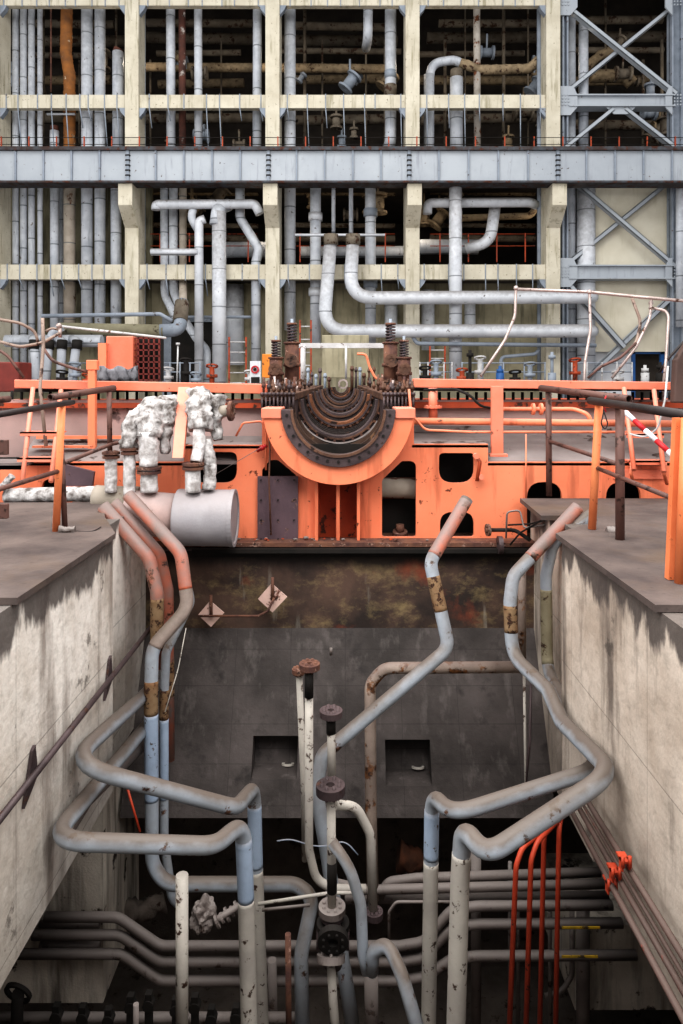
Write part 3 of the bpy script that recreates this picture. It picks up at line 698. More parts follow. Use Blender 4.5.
for k in range(16):
    x = (62, 75, 88, 168, 186, 196, 212, 250, 425, 436, 462, 480, 515, 530, 575, 618)[k]; h = (12, 20, 9, 15, 24, 10, 18, 12, 16, 22, 14, 26, 12, 20, 24, 12)[k]
    q = P(x, 388, 25); m_ = (black_m, steel_g, orange_dk, steel_w)[k % 4]
    mb = MB().tube([q, P(x, 385-h, 25)], .09, seg=8, br=0).cyl(P(x, 385-h*.5, 25), (0, 0, 1), .2, .12, seg=12).ringdisc(P(x, 384-h, 25), (0, .3, 1), .22, .16, .05, seg=14)
    tag(mb.build('hand_valve', m_), '%s hand valve standing at hall floor, %s of sixteen from left' % (('black', 'grey', 'orange', 'pale')[k % 4], (ORD+['thirteenth', 'fourteenth', 'fifteenth', 'last'])[k]), 'valve')
# valves on walkway level (blue-grey boxes) and ladders near floor
def ladder(label, x0, x1, y0, y1, Y, m=orange_dk, n=5):
    t = thing('access_ladder', label, 'ladder', P((x0+x1)/2, y1, Y))
    for x in (x0, x1): MB().box(P(x-.8, y1, Y), P(x+.8, y0, Y)+Vector((0, .08, 0))).build('side_rail', m, t)
    for k in range(n):
        y = y0+(y1-y0)*(k+.5)/n; MB().tube([P(x0, y, Y+.04), P(x1, y, Y+.04)], .03, seg=6).build('rung', steel_w, t)
    return t
ladder('small orange sided ladder by the stout riser in second bay', 229, 246, 337, 388, 28.5)
ladder('small orange sided ladder near the floor in fourth bay', 430, 445, 346, 388, 28.5)
ladder('white step frame standing near orange cabinets', 141, 150, 357, 380, 15, m=steel_w, n=4)
ladder('orange ladder rail behind the left rusty valves', 300, 311, 320, 385, 28)
# control box with red ring
t = thing('gauge_panel', 'white square panel with red ring, left of orange box', 'panel', P(255, 383, 20))
MB().box(P(250, 383, 20), P(260.5, 361, 20)+Vector((0, .2, 0))).build('board', white_p, t)
MB().ringdisc(P(255, 369.5, 19.97), (0, 1, 0), R(8, 20), R(5, 20), .04).build('ring', red_band, t)
MB().cyl(P(255, 369.5, 19.97), (0, 1, 0), R(3, 20), .06).build('dial', black_m, t)
MB().box(P(251, 383, 19.97), P(259.5, 377, 19.97)+Vector((0, .05, 0))).build('dark_base', black_m, t)
tag(MB().box(P(262, 378, 18), P(272, 354, 18)+Vector((0, .3, 0))).build('orange_box', weath('amber_paint', '#d9862f', '#c4722a', 2, rust='#8a4b26', amt=.2, rough=.6), bevel=.02), 'amber orange metal box left of the rusty valves', 'box')
# pale backing by turbine centre
tag(MB().box(P(322, 378, 26), P(369, 335, 26)+Vector((0, .2, 0))).build('wall_screen', khaki, bevel=.03), 'pale cream screen panel behind the turbine centre', 'screen')

# ================================================================== TURBINE
TX = -.076; YT = 8.3
tb = thing('turbine_bedplate', 'large orange turbine bedplate with arched openings under the open casing', 'turbine', (TX, YT, P(0, 543, YT).z))
out = XZ([(-60, 470), (20, 470), (35, 462), (184, 462), (184, 445), (262, 445), (262, 415), (414, 415), (414, 444), (488, 444), (488, 462), (700, 462), (760, 470), (760, 543), (-60, 543)], YT)
def H(pts, r): return rpoly(XZ(pts, YT), [q*YT/F for q in r] if isinstance(r, list) else r*YT/F)
holes = [H([(194, 452), (237, 452), (237, 483), (194, 483)], [6, 7, 14, 10]),
         H([(262, 540), (262, 470), (270, 460), (278, 460), (297, 476), (297, 540)], [2, 5, 5, 5, 6, 2]),
         H([(382, 537), (382, 480), (402, 461), (416, 461), (416, 537)], [3, 5, 5, 8, 3]),
         H([(439, 453), (474, 453), (474, 483), (439, 483)], [5, 4, 14, 14]),
         H([(440, 537), (440, 512), (474, 512), (474, 537)], [3, 14, 14, 3]),
         H([(527, 542), (527, 482), (562, 482), (562, 542)], [1, 16, 16, 1]),
         H([(606, 542), (606, 482), (641, 482), (641, 542)], [1, 16, 16, 1]),
         H([(318, 541), (318, 479), (336, 479), (336, 541)], 1), H([(340, 541), (340, 479), (357, 479), (357, 541)], 1),
         H([(42, 500), (42, 480), (60, 478), (60, 500)], [1, 8, 6, 1]),
         [(TX+.6*math.cos(PI*2*k/48), P(0, 409, 8.2).z+.6*math.sin(PI*2*k/48)) for k in range(48)]]
plate2d('front_plate', out, holes, YT, .05, orange, tb)
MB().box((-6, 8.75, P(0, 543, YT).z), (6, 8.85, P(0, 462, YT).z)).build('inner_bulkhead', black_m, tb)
MB().box(P(184, 500, 8.74), P(488, 444, 8.74)+Vector((0, .05, 0))).build('upper_dark_backing', black_m, tb)  # black sheet added so the upper openings look dark
MB().box((-6, YT-.02, P(0, 545, YT).z-.02), (6, 8.75, P(0, 541, YT).z)).build('sole_plate', rusty, tb)
for (a, b, y, m) in ((-60, 184, 463, orange), (184, 264, 446, orange), (412, 488, 445, orange), (488, 760, 463, orange)):
    MB().box((P(a, y, YT).x, YT, P(0, y, YT).z-.03), (P(b, y, YT).x, 8.8, P(0, y, YT).z)).build('top_ledge', dusty, tb)
for x in (316.5, 338, 358.5):
    MB().box(P(x-1.6, 541, YT-.12), P(x+1.6, 470, YT-.12)+Vector((0, .35, 0))).build('rib', orange, tb, bevel=.005)
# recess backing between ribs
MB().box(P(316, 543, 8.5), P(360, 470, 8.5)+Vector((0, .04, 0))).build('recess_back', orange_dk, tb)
# pipes seen inside right window
MB().tube([P(370, 488, 8.62), P(440, 488, 8.62)], .13).build('inner_pipe', rusty, tb)
MB().tube([P(374, 488, 8.6), P(424, 488, 8.6)], .125, lump=.1).build('inner_pipe_lagging', lag_beige, tb)
MB().ringdisc(P(400, 533, 8.5), (0, -.3, 1), .09, .04, .05).cyl(P(400, 528, 8.5), (0, 0, 1), .05, .09).build('inner_valve', rusty, tb)
# dark plate on left window
dp = MB().box(P(257.5, 542.5, YT-.06), P(298, 476.5, YT-.06)+Vector((0, .05, 0))).build('cover_plate', plate_m, tb)
for x in (261, 278, 294):
    for y in (480, 500, 520, 539): MB().cyl(P(x, y, YT-.075), (0, 1, 0), .009, .03, seg=8).build('bolt', black_m, dp)
# half ring
cz0 = P(0, 409, 8.2).z
def rr(px, Y): return px*Y/F
MB().halflathe([(rr(74.5, 8.1), 8.0, cz0), (rr(74.5, 8.1), 8.4, cz0), (rr(56, 8.1), 8.4, cz0), (rr(56, 8.1), 8.0, cz0)], TX, a0=PI, n=60).build('casing_half_ring', orange, tb, bevel=.006)
for sx in (-1, 1):
    MB().box((TX+sx*rr(56, 8.1), 7.97, cz0-.10), (TX+sx*rr(76, 8.1), 8.45, cz0+.02)).build('ring_lug', orange_pk, tb, bevel=.01)
br_ = MB().halflathe([(rr(57, 8), 7.95, cz0), (rr(57, 8), 8.2, cz0), (rr(46, 8), 8.2, cz0), (rr(46, 8), 7.95, cz0)], TX, n=60).build('bolt_ring', darkiron, tb, bevel=.004)
for k in range(15):
    a = PI+PI*(k+.5)/15; MB().cyl((TX+rr(51.5, 8)*math.cos(a), 7.945, cz0+rr(51.5, 8)*math.sin(a)), (0, 1, 0), .016, .03, seg=8).build('bolt', black_m, br_)
MB().halflathe([(rr(47.5, 8), 7.93, cz0), (rr(47.5, 8), 8.0, cz0), (rr(45, 8), 8.0, cz0), (rr(45, 8), 7.93, cz0)], TX, n=60).build('ring_lip', brown_iron, tb)
# open lower casing, stepping inward
ca = thing('turbine_casing', 'opened lower half of steam turbine casing with nested dark iron half rings', 'turbine casing', (TX, 9, .3))
st = [(8.2, 409, 46, 44, brown_iron), (9.4, 399, 42.5, 36, darkiron), (10.2, 394, 34.5, 27.5, copper), (10.9, 391.5, 28, 21.5, darkiron), (11.6, 389.5, 22.5, 17, brown_iron), (12.3, 388.5, 17.5, 13, darkiron), (13.0, 387.5, 13, 8.5, copper), (13.7, 387, 9, 5.5, darkiron)]
for i, (Y, cy, ro, ri, m) in enumerate(st):
    cz = P(0, cy, Y).z; cxx = P(339+ (i*.3), cy, Y).x
    if i:
        g = MB().halflathe([(rr(ro, Y), Y-.12, cz), (rr(ro, Y), Y+.12, cz), (rr(ri, Y), Y+.12, cz), (rr(ri, Y), Y-.12, cz)], cxx, n=48).build('half_ring', m, ca, bevel=.006)
        mid = (ro+ri)/2
        MB().halflathe([(rr(mid+.9, Y), Y-.15, cz), (rr(mid+.9, Y), Y, cz), (rr(mid-.9, Y), Y, cz), (rr(mid-.9, Y), Y-.15, cz)], cxx, n=48).build('seal_strip', brown_iron if m is darkiron else darkiron, g)
        if i in (1, 2, 4):
            nb = 14
            for k in range(nb):
                a = PI+PI*(k+.5)/nb; MB().cyl((cxx+rr(mid+2, Y)*math.cos(a), Y-.13, cz+rr(mid+2, Y)*math.sin(a)), (0, 1, 0), .018, .04, seg=8).build('bolt', rusty, g)
    if i < len(st)-1:
        Y2, cy2, ro2, ri2, _ = st[i+1]; cz2 = P(0, cy2, Y2).z
        a, b = rr(ri, Y), rr(ro2, Y2)+.01
        r1 = max(a, b)+.02
        c_ = (cz+cz2)/2
        # stepped liner: two grooves
        prof = [(r1, Y, cz)]
        for k in range(5 if i else 3):
            yy = Y+(Y2-Y)*(k+.5)/(5 if i else 3); prof += [(r1-.0, yy-.04, cz+(cz2-cz)*(k+.5)/5), (r1-.045, yy-.04, cz+(cz2-cz)*(k+.5)/5), (r1-.045, yy+.02, cz+(cz2-cz)*(k+.5)/5), (r1, yy+.02, cz+(cz2-cz)*(k+.5)/5)]
        prof += [(r1, Y2, cz2)]
        MB().halflathe(prof, P(339+i*.3, cy, Y).x*.5+P(339.3+i*.3, cy2, Y2).x*.5, n=40, closed=False).build('liner', liner_m if i else liner_b, ca)
        MB().halflathe([(r1+.02, Y, cz), (r1+.3, Y, cz), (r1+.3, Y2, cz2), (r1+.02, Y2, cz2)], TX, n=40).build('shell', dark_in, ca) if False else None
# casing side flanges (split plane) with studs
for sx, a, b in ((-1, 263, 297), (1, 381, 412)):
    f = MB()
    inner = P(297 if sx < 0 else 381, 0, 9).x; outer = P(263 if sx < 0 else 413, 0, 9).x
    f.prism([(outer, 8.75, 1.12), (inner, 8.75, 1.12), (P(322 if sx < 0 else 358, 0, 12).x, 12.6, 1.20), (P(268 if sx < 0 else 410, 0, 12).x, 12.6, 1.20)], (0, 0, .09))
    f.build('split_flange', brown_iron, ca, bevel=.01)
    f = MB(); f.prism([(outer+.04*-sx, 8.8, .55), (inner-.02*-sx, 8.8, .8), (P(318 if sx < 0 else 362, 0, 12).x, 12.4, .9), (P(272 if sx < 0 else 406, 0, 12).x, 12.4, .6)], (0, 0, .4)); f.build('flange_body', darkiron, ca)
    rows_ = ((8.9, 7, .18), (9.6, 6, .20), (10.4, 5, .2), (11.3, 4, .2), (12.2, 3, .18))
    for (Y, n, h) in rows_:
        t_ = (Y-8.75)/3.85
        xo = outer+(P(268 if sx < 0 else 410, 0, 12.6).x-outer)*t_; xi = inner+(P(322 if sx < 0 else 358, 0, 12.6).x-inner)*t_
        zt = 1.12+.08*t_+.09
        for k in range(n):
            x = xo+(xi-xo)*(k+.5)/n; hh = h*random.uniform(.5, 1.15)
            mb = MB().cyl((x, Y, zt+hh/2), (0, 0, 1), .016, hh, seg=8); mb.cyl((x, Y, zt+hh*.45), (0, 0, 1), .03, .05, seg=6)
            mb.build('stud', random.choice((brown_iron, darkiron, rusty)), ca)
    # front skirt of hanging bolts
    for k in range(9):
        x = outer+(inner-outer)*(k+.5)/9
        MB().cyl((x, 8.7, 1.08), (0, 0, 1), .014, random.uniform(.16, .24), seg=8).cyl((x, 8.7, 1.2), (0, 0, 1), .026, .04, seg=6).build('stud', darkiron, ca)
MB().ringdisc(P(343, 384, 13.9), (0, 1, 0), .1, .065, .2, seg=20).build('shaft_seat', silver, ca)
# blue-grey rod clusters standing behind the casing
for nm, xs in (('left', (308, 312, 316, 320, 325, 329)), ('right', (352, 356, 360, 364, 369, 374))):
    for k, x in enumerate(xs):
        top = 378-abs(math.sin(x*1.7))*12-(4 if k in (2, 3) else 0)
        w = random.choice((2.2, 2.8, 3.2))
        t = MB().tube([P(x, 391, 12.8), P(x, top, 12.8)], R(w, 12.8), seg=8, br=0)
        t.cyl(P(x, top+3, 12.8), (0, 0, 1), R(w+1.5, 12.8), .05, seg=6)
        tag(t.build('upright_stud', random.choice((steel_g, brown_iron, darkiron))), 'dark upright stud in the cluster on the %s behind the casing' % nm, 'stud', '%s stud cluster behind the casing' % nm)
# spring-loaded valves
def valve(label, x, ytop, ybody, ybot, w, Y):
    t = thing('spring_valve', label, 'valve', P(x, ybot, Y))
    r = R(w, Y); zt = lambda y: P(x, y, Y)
    mb = MB()
    mb.tube([zt(ybot), zt(ybody)], r, br=0, seg=18)
    mb.cyl(zt(ybody+1), (0, 0, 1), r*1.2, .03); mb.cyl(zt((ybody+ybot)/2), (0, 0, 1), r*1.25, .05)
    mb.build('body', rusty, t)
    MB().cyl(P(x, (ybody+ybot)/2-4, Y)+Vector((0, -r*1.3, 0)), (0, 1, 0), r*.6, r*1.2, seg=14).ringdisc(P(x, (ybody+ybot)/2-4, Y)+Vector((0, -r*1.9, 0)), (0, 1, 0), r*.95, r*.4, .03, seg=18, bolts=6, rb=.012).build('side_port', brown_iron, t)
    MB().tube([zt(ybot), zt(ybot-7)], r*1.5, br=0, seg=18).ringdisc(zt(ybot-7), (0, 0, 1), r*1.7, r, .04, bolts=10, rb=.015).build('base_flange', brown_iron, t)
    n = 60; H0, H1 = zt(ybody).z, zt(ytop).z; c = zt(ybody); turns = 6
    MB().tube([(c.x+r*.62*math.cos(2*PI*turns*k/n), c.y+r*.62*math.sin(2*PI*turns*k/n), H0+(H1-H0)*k/n) for k in range(n+1)], r*.14, seg=6, br=0).build('spring', darkiron, t)
    MB().tube([zt(ybody), zt(ytop-5)], r*.22, br=0, seg=10).build('spindle', steel_g, t)
    MB().cyl(zt(ytop), (0, 0, 1), r*.75, .03).build('spring_cap', rusty, t)
valve('tall rusty spring valve, inner one of the left pair', 292, 324, 342, 388, 14, 11)
valve('shorter rusty spring valve, outer one of the left pair', 276, 341, 357, 390, 13, 10.8)
valve('tall rusty spring valve, inner one of the right pair', 390.5, 324, 342, 388, 14, 11)
valve('shorter rusty spring valve, outer one of the right pair', 404, 341, 357, 390, 13, 10.8)
t = thing('support_stand', 'pale horizontal bar with central leg between the rusty valves', 'stand', P(346, 382, 12))
MB().box(P(296, 348, 12), P(385, 343, 12)+Vector((0, .08, 0))).build('crossbar', steel_w, t)
MB().tube([P(346, 346, 12), P(346, 379, 12)], .02, br=0).build('leg', steel_w, t)
MB().tube([P(303, 346, 12), P(303, 385, 12)], .045, br=0).build('leg', steel_w, t)
pipe('orange_hose', 'orange curved hose beside the right rusty valves', [(357, 354, 11.2), (366, 354, 11.2), (370, 368, 11.2), (376, 379, 11.2), (388, 380, 11.2)], 2.6, orange, cat='hose', br=.12)
# valve rack debris
for k in range(14):
    x = 265+k*10.6; 
    if 305 < x < 372: continue
    mb = MB().tube([P(x, 392, 10), P(x+random.uniform(-2, 2), 376+random.uniform(0, 7), 10)], R(2.6, 10), seg=8, br=0)
    mb.cyl(P(x, 388, 10), (0, 0, 1), .035, .06, seg=6)
    tag(mb.build('flange_bolt', random.choice((rusty, darkiron, silver))), 'loose tall bolt standing at the foot of the rusty valves', 'bolt', 'bolts around the rusty valves')

# casing slopes left and right
cs = MB()
def quad(mb, pts): mb.hexa([Vector(p) for p in pts], [Vector(p)-Vector((0, 0, .04)) for p in pts])
quad(cs, [P(488, 461, 8.35), P(760, 461, 8.35), P(720, 432, 9.3), P(470, 432, 9.3)])
quad(cs, [P(410, 444, 8.36), P(488, 444, 8.36), P(470, 432, 9.3), P(405, 432, 9.3)])
t = thing('right_casing', 'dusty low pressure casing slopes right of the open rings', 'casing', P(560, 460, 9))
cs.build('dusty_slope', dusty, t)
MB().box(P(404, 433, 9.3), P(760, 400, 9.3)+Vector((0, .3, 0))).build('side_wall', pinkdust, t)
MB().box(P(404, 432, 9.25), P(760, 426, 9.25)+Vector((0, .3, 0))).build('lower_step', dusty, t)
MB().box(P(404, 408, 9.2), P(760, 402, 9.2)+Vector((0, 2.2, 0))).build('flange_strip', orange_dk, t)
for k in range(30):
    x = 412+k*9.2; MB().cyl(P(x, 398, 9.4), (0, 0, 1), R(3, 9.4), .16, seg=8).build('stud', black_m, t)
t = thing('left_casing', 'dusty pink low pressure casing left of the open rings', 'casing', P(100, 460, 9))
MB().box(P(-60, 470, 9.2), P(262, 400, 9.2)+Vector((0, .3, 0))).build('side_wall', pinkdust, t)
MB().box(P(-60, 408, 9.1), P(262, 403, 9.1)+Vector((0, 2.2, 0))).build('flange_strip', orange_dk, t)
cs = MB(); quad(cs, [P(20, 461, 8.35), P(262, 461, 8.35), P(262, 436, 9.2), P(36, 436, 9.2)]); cs.build('dusty_step', dusty, t)
MB().box(P(36, 439, 8.9), P(130, 436, 8.9)+Vector((0, .1, 0))).build('orange_edge', orange, t)
MB().box(P(32, 448, 8.6), P(90, 446, 8.6)+Vector((0, .1, 0))).build('orange_edge', orange, t)
for k in range(26):
    x = 12+k*9.6; MB().cyl(P(x, 397, 9.4), (0, 0, 1), R(3, 9.4), .17, seg=8).build('stud', black_m, t)
# orange platform edge beams
t = thing('platform_beam', 'long faded orange platform edge beam left of the open casing', 'platform', P(140, 390, 9))
MB().hexa([P(14, 388, 9), P(267, 394, 9), P(267, 384, 9), P(14, 379.5, 9)], [p+Vector((0, .25, 0)) for p in (P(14, 388, 9), P(267, 394, 9), P(267, 384, 9), P(14, 379.5, 9))]).build('edge_beam', orange_pk, t, bevel=.01)
MB().box(P(87.5, 470, 8.75), P(95, 363, 8.75)+Vector((0, .08, 0))).box(P(86, 370, 8.74), P(97, 360, 8.74)+Vector((0, .09, 0))).build('post', orange, t, bevel=.008)
MB().hexa([P(172, 458, 7.5), P(183, 458, 7.5), P(190, 387, 8.1), P(178, 387, 8.1)], [p+Vector((0, .07, 0)) for p in (P(172, 458, 7.5), P(183, 458, 7.5), P(190, 387, 8.1), P(178, 387, 8.1))]).build('leg', orange_pk, t, bevel=.006)
MB().box(P(14, 392, 9.2), P(262, 389, 9.2)+Vector((0, .9, 0))).build('underplate', black_m, t)
t = thing('platform_beam', 'long faded orange platform edge beam right of the open casing', 'platform', P(540, 390, 9))
MB().hexa([P(414, 387.5, 9), P(671, 390, 9), P(671, 382, 9), P(414, 378.5, 9)], [p+Vector((0, .25, 0)) for p in (P(414, 387.5, 9), P(671, 390, 9), P(671, 382, 9), P(414, 378.5, 9))]).build('edge_beam', orange_pk, t, bevel=.01)
MB().box(P(491.5, 455, 8.5), P(503.5, 386, 8.5)+Vector((0, .06, 0))).box(P(490, 457, 8.47), P(508, 454, 8.47)+Vector((0, .12, 0))).build('post', orange_pk, t, bevel=.006)
MB().box(P(414, 391, 9.2), P(671, 388, 9.2)+Vector((0, .9, 0))).build('underplate', black_m, t)
MB().tube([P(433, 420, 8.9), P(433, 388, 8.9)], R(9, 8.9), br=0).ringdisc(P(433, 407, 8.9), (0, 0, 1), R(18, 8.9), R(6, 8.9), .03, bolts=6, rb=.01).build('stub_pipe', orange_pk, t)
# pipes on right casing
o = pipe('orange_main', 'thick dusty orange pipe running along the right casing', [(414, 421, 8.75), (700, 424, 8.75)], 7, orange)
pipe('orange_tube', 'thin orange tube bending down at left below the thick orange pipe', [(409, 389, 8.6), (411, 414, 8.6), (425, 430, 8.6), (470, 432, 8.6), (700, 432, 8.6)], 2.6, orange, br=.15)
o = pipe('orange_branch', 'orange branch pipe with flanges, curving down at its right end', [(500, 409, 8.9), (574, 409, 8.9), (588, 414, 8.8), (592, 424, 8.8)], 4.2, orange, br=.15)
for x in (533, 541, 549): MB().ringdisc(P(x, 409, 8.9), (1, 0, 0), R(12, 8.9), R(3, 8.9), .03, bolts=6, rb=.008).build('flange', orange, o)
pipe('black_hose', 'black hose arching down under the right platform beam', [(424, 390, 8.9), (455, 389, 8.7), (470, 395, 8.6), (480, 406, 8.6), (500, 410, 8.8)], 2.6, black_m, cat='hose', br=.2)
pipe('orange_conduit', 'thin orange upright conduit on the right bedplate', [(526, 434, 8.26), (526, 500, 8.26)], 1.5, orange, cat='conduit')
t = thing('release_lever', 'orange hinged lever bracket on bedplate beside right opening', 'lever', P(479, 482, 8.25))
MB().tube([P(476, 456, 8.24), P(480, 462, 8.22), P(477, 481, 8.22)], .022, seg=8, br=.03).build('arm', orange_dk, t)
MB().cyl(P(476, 456, 8.24), (0, 1, 0), .035, .07).build('pivot', orange_pk, t)
MB().cyl(P(481, 477, 8.24), (0, 1, 0), .03, .08).build('knob', orange_pk, t)
# valve + conduits by right bedplate
t = thing('stop_valve', 'small blackened valve wheel with pipe below the right bedplate opening', 'valve', P(500, 538, 8.1))
MB().ringdisc(P(488, 530, 8.05), (1, .2, 0), .07, .04, .03, seg=18).cyl(P(488, 530, 8.05), (1, .2, 0), .025, .06).build('handwheel', rusty, t)
MB().tube([P(488, 530, 8.05), P(515, 530, 8.05), P(530, 540, 7.9)], .022, br=.1).build('stem_pipe', black_m, t)
MB().ringdisc(P(500, 545, 8.0), (1, 0, 0), .1, .03, .05).build('flange', darkiron, t)
for k, pts in enumerate(([(506, 538, 8), (507, 512, 8), (520, 510, 8), (524, 528, 7.9), (545, 525, 7.7)], [(510, 545, 8), (520, 533, 7.95), (550, 515, 7.6)], [(508, 525, 8.05), (530, 524, 7.9), (552, 518, 7.6)])):
    pipe('bent_conduit', 'thin bent dark conduit, %s of three by the right deck end' % ['highest', 'lowest', 'middle'][k], pts, 1.8, pitgrey if k == 0 else black_m, cat='conduit', br=.05)
# left conduits
pipe('looped_rail', 'thin orange looped rail at the left end of open casing', [(236, 436, 8.2), (243, 423, 8.2), (262, 421, 8.2), (266, 433, 8.2), (266, 470, 8.2)], 2.2, orange, cat='rail', br=.05)
pipe('hanging_cable', 'dark cable hanging across the violet cover plate', [(268, 424, 8.18), (270, 450, 8.16), (269, 480, 8.16), (271, 535, 8.16)], 1.8, rusty, cat='cable', br=.1)
tag(MB().cyl(P(262, 448, 8.22), (1, -.3, .6), .022, .14, seg=10).cyl(P(262, 448, 8.22), (1, -.3, .6), .03, .04, seg=10).build('red_plug', red_band), 'small red tipped plug on the bedplate, above violet cover plate', 'plug')
pipe('stay_wire', 'thin stay wire crossing the left bedplate opening', [(216, 474, 8.15), (262, 447, 8.15)], .6, pitgrey, cat='wire')

# cabinets beyond
t = thing('orange_cabinet', 'faded red orange cabinet with dark grid side, behind left platform', 'cabinet', P(130, 380, 14))
MB().box(P(106, 376, 14), P(133, 336, 14)+Vector((0, .6, 0))).build('body', orange_pk, t, bevel=.02)
fr = MB(); Y = 14.1
for k in range(6):
    x = 133+k*5.2; fr.box(P(x-.7, 381, Y), P(x+.7, 337, Y)+Vector((0, .06, 0)))
for k in range(8):
    y = 338+k*6; fr.box(P(133, y+.7, Y), P(160, y-.7, Y)+Vector((0, .06, 0)))
fr.build('grid_side', red_dark, t); MB().box(P(133, 381, 14.3), P(160, 337, 14.3)+Vector((0, .3, 0))).build('grid_backing', black_m, t)
MB().box(P(98, 372, 13.9), P(106, 343, 13.9)+Vector((0, .5, 0))).build('side_box', orange, t)
mb = MB(); n = 14; g = [[None]*4 for _ in range(n)]
for i in range(n):
    for j in range(4):
        p = P(97+i*3.1, 381-j*4.5-(2*math.sin(i*1.1) if j == 3 else 0), 12.5+.1*math.sin(i*1.9+j)); g[i][j] = mb.bm.verts.new(p)
for i in range(n-1):
    for j in range(3): mb.bm.faces.new((g[i][j], g[i+1][j], g[i+1][j+1], g[i][j+1]))

for f in mb.bm.faces: f.smooth = True
o = mb.build('tarpaulin', tarp_m); tag(o, 'crumpled grey tarpaulin below the orange cabinet', 'tarpaulin'); o.modifiers.new('thick', 'SOLIDIFY').thickness = .02
tag(MB().box(P(-20, 392, 12), P(19, 362, 12)+Vector((0, .5, 0))).build('red_bin', red_dark, bevel=.02), 'dark red steel bin at the left edge', 'bin')
mb = MB().prism([P(674, 403, 8.2), P(676, 360, 8.2), P(690, 338, 8.2), P(720, 336, 8.2), P(720, 403, 8.2)], (0, .12, 0))
tag(mb.build('brown_housing', weath('brown_housing_paint', '#5a4640', '#4a3934', 2, rust='#38302c', amt=.2, rough=.7), bevel=.02), 'dark brown rounded steel housing at the right edge', 'housing')
# far small standing things near hall floor
for k, (x, y0, m) in enumerate(((470, 350, black_m), (500, 366, blue_p), (552, 352, steel_g), (645, 365, steel_w), (660, 362, black_m))):
    t = MB().tube([P(x, 384, 24), P(x, y0, 24)], R(3.2, 24), seg=10, br=0); t.cyl(P(x, y0+5, 24), (0, 0, 1), R(7, 24), .12).cyl(P(x, 380, 24), (0, 0, 1), R(8, 24), .5)
    tag(t.build('standing_valve', m), ['black', 'blue', 'grey', 'whitish', 'dark'][k]+' slim floor valve standing beyond the right platform beam'+['', '', ' under the large pipes', ' by the blue doorway', ' at the blue doorway edge'][k], 'valve')
tag(MB().tube([P(177, 382, 14), P(178, 345, 14)], R(1.6, 14), seg=8, br=0).cyl(P(178, 344, 14), (0, 0, 1), .04, .05).build('marker_post', steel_w), 'thin white marker post right of the orange cabinet', 'post')

# ladders on casing
def stairladder(label, L, R_, treads, m, Y0, Y1):
    t = thing('ship_ladder', label, 'ladder', P((L[0][0]+R_[0][0])/2, L[1][1], Y1))
    for (a, b) in (L, R_): MB().tube([P(*a, Y0), P(*b, Y1)], R(4.4, Y0), seg=10, br=0).build('stringer', m, t)
    for (x0, x1, y, Y) in treads:
        MB().box(P(x0, y+4, Y), P(x1, y, Y)+Vector((0, .05, 0))).box(P(x0, y+1.5, Y), P(x1, y, Y)+Vector((0, .22, 0))).build('tread', orange_pk, t)
stairladder('short orange ladder leaning on the left casing', ((33, 388), (22, 484)), ((61, 390), (51, 482)), ((20, 59, 432, 8.3), (17, 55, 458, 8.15)), orange_pk, 8.7, 8.0)
stairladder('short orange ladder leaning on the right casing', ((624, 388), (634, 470)), ((654, 390), (664, 472)), ((628, 664, 434, 8.3), (631, 667, 461, 8.15)), orange_pk, 8.7, 8.0)
for x, l in ((632, 'left'), (665, 'right')):
    pipe('orange_hook', 'short orange bent foot under the %s side of right ladder' % l, [(x, 462, 8.1), (x-1, 474, 8.1), (x+2, 484, 8.2)], 3.5, orange, cat='hook', br=.03)
tag(MB().box(P(614, 479, 8.27), P(665, 470, 8.27)+Vector((0, .03, 0))).build('drawer_panel', orange_pk), 'small orange panel box under the right ladder', 'panel')
t = MB().prism([P(59, 463, 8.05), P(94, 472, 8.05), P(92, 486, 8.05), P(59, 486, 8.05)], (0, .05, 0)).build('loose_plate', plate_m)
tag(t, 'loose dull brown plate leaning by the left orange post', 'plate')

# ================================================================== WHITE LAGGED PIPES, DRUM
YD = 7.75
t = thing('insulated_drum', 'grey clad horizontal drum end below the torn white lagging', 'drum', P(205, 545, YD))
MB().tube([P(177, 517, YD), P(234, 518, YD)], R(56, YD), seg=40, br=0).build('shell', drum_m, t, bevel=.015)
MB().ringdisc(P(233, 518, YD), (1, 0, 0), R(57, YD), R(50, YD), .05, seg=40).build('rim', drum_m, t)
MB().tube([P(128, 512, YD), P(179, 516, YD)], R(44, YD), seg=32, br=0).build('neck', drum_p, t)
pipe('lagged_main', 'long white plastered horizontal pipe behind the left deck', [(6, 496, 8.0), (116, 493, 7.95)], 15, foil_d, lump=.08, seg=18)
pipe('pipe_joint', 'dusty beige joint of the horizontal pipe beneath the white stubs', [(96, 498, 7.9), (140, 500, 7.85)], 26, lag_beige, lump=.04, seg=20)
def stub(label, x, y0, y1, w, Y, fl=None):
    o = pipe('lagged_stub', label, [(x, y1, Y), (x, y0, Y)], w, foil, lump=.09, seg=18)
    if fl:
        MB().ringdisc(P(x, fl, Y), (0, 0, 1), R(w*1.45, Y), R(w*.3, Y), .03, bolts=8, rb=.012).ringdisc(P(x, fl+4, Y), (0, 0, 1), R(w*1.4, Y), R(w*.3, Y), .03).build('flange', rusty, o)
stub('white wrapped pipe stub, first from left above the joint', 111, 456, 492, 12, 7.75, 453)
stub('white wrapped pipe stub, second from left above the joint', 129.5, 452, 494, 12, 7.7, 449)
stub('white wrapped pipe stub, third from left above the joint', 149, 468, 492, 17, 7.65, 468)
stub('white wrapped pipe stub on top of the grey drum', 193, 470, 492, 15, 7.6, 464)
pipe('torn_lagging', 'torn white lagging on pipe arching down to the second stub', [(129, 449, 7.7), (131, 425, 7.75), (150, 404, 8.0), (176, 404, 8.4)], 17, foil_d, lump=.38, seg=22, br=.2, cat='lagging')
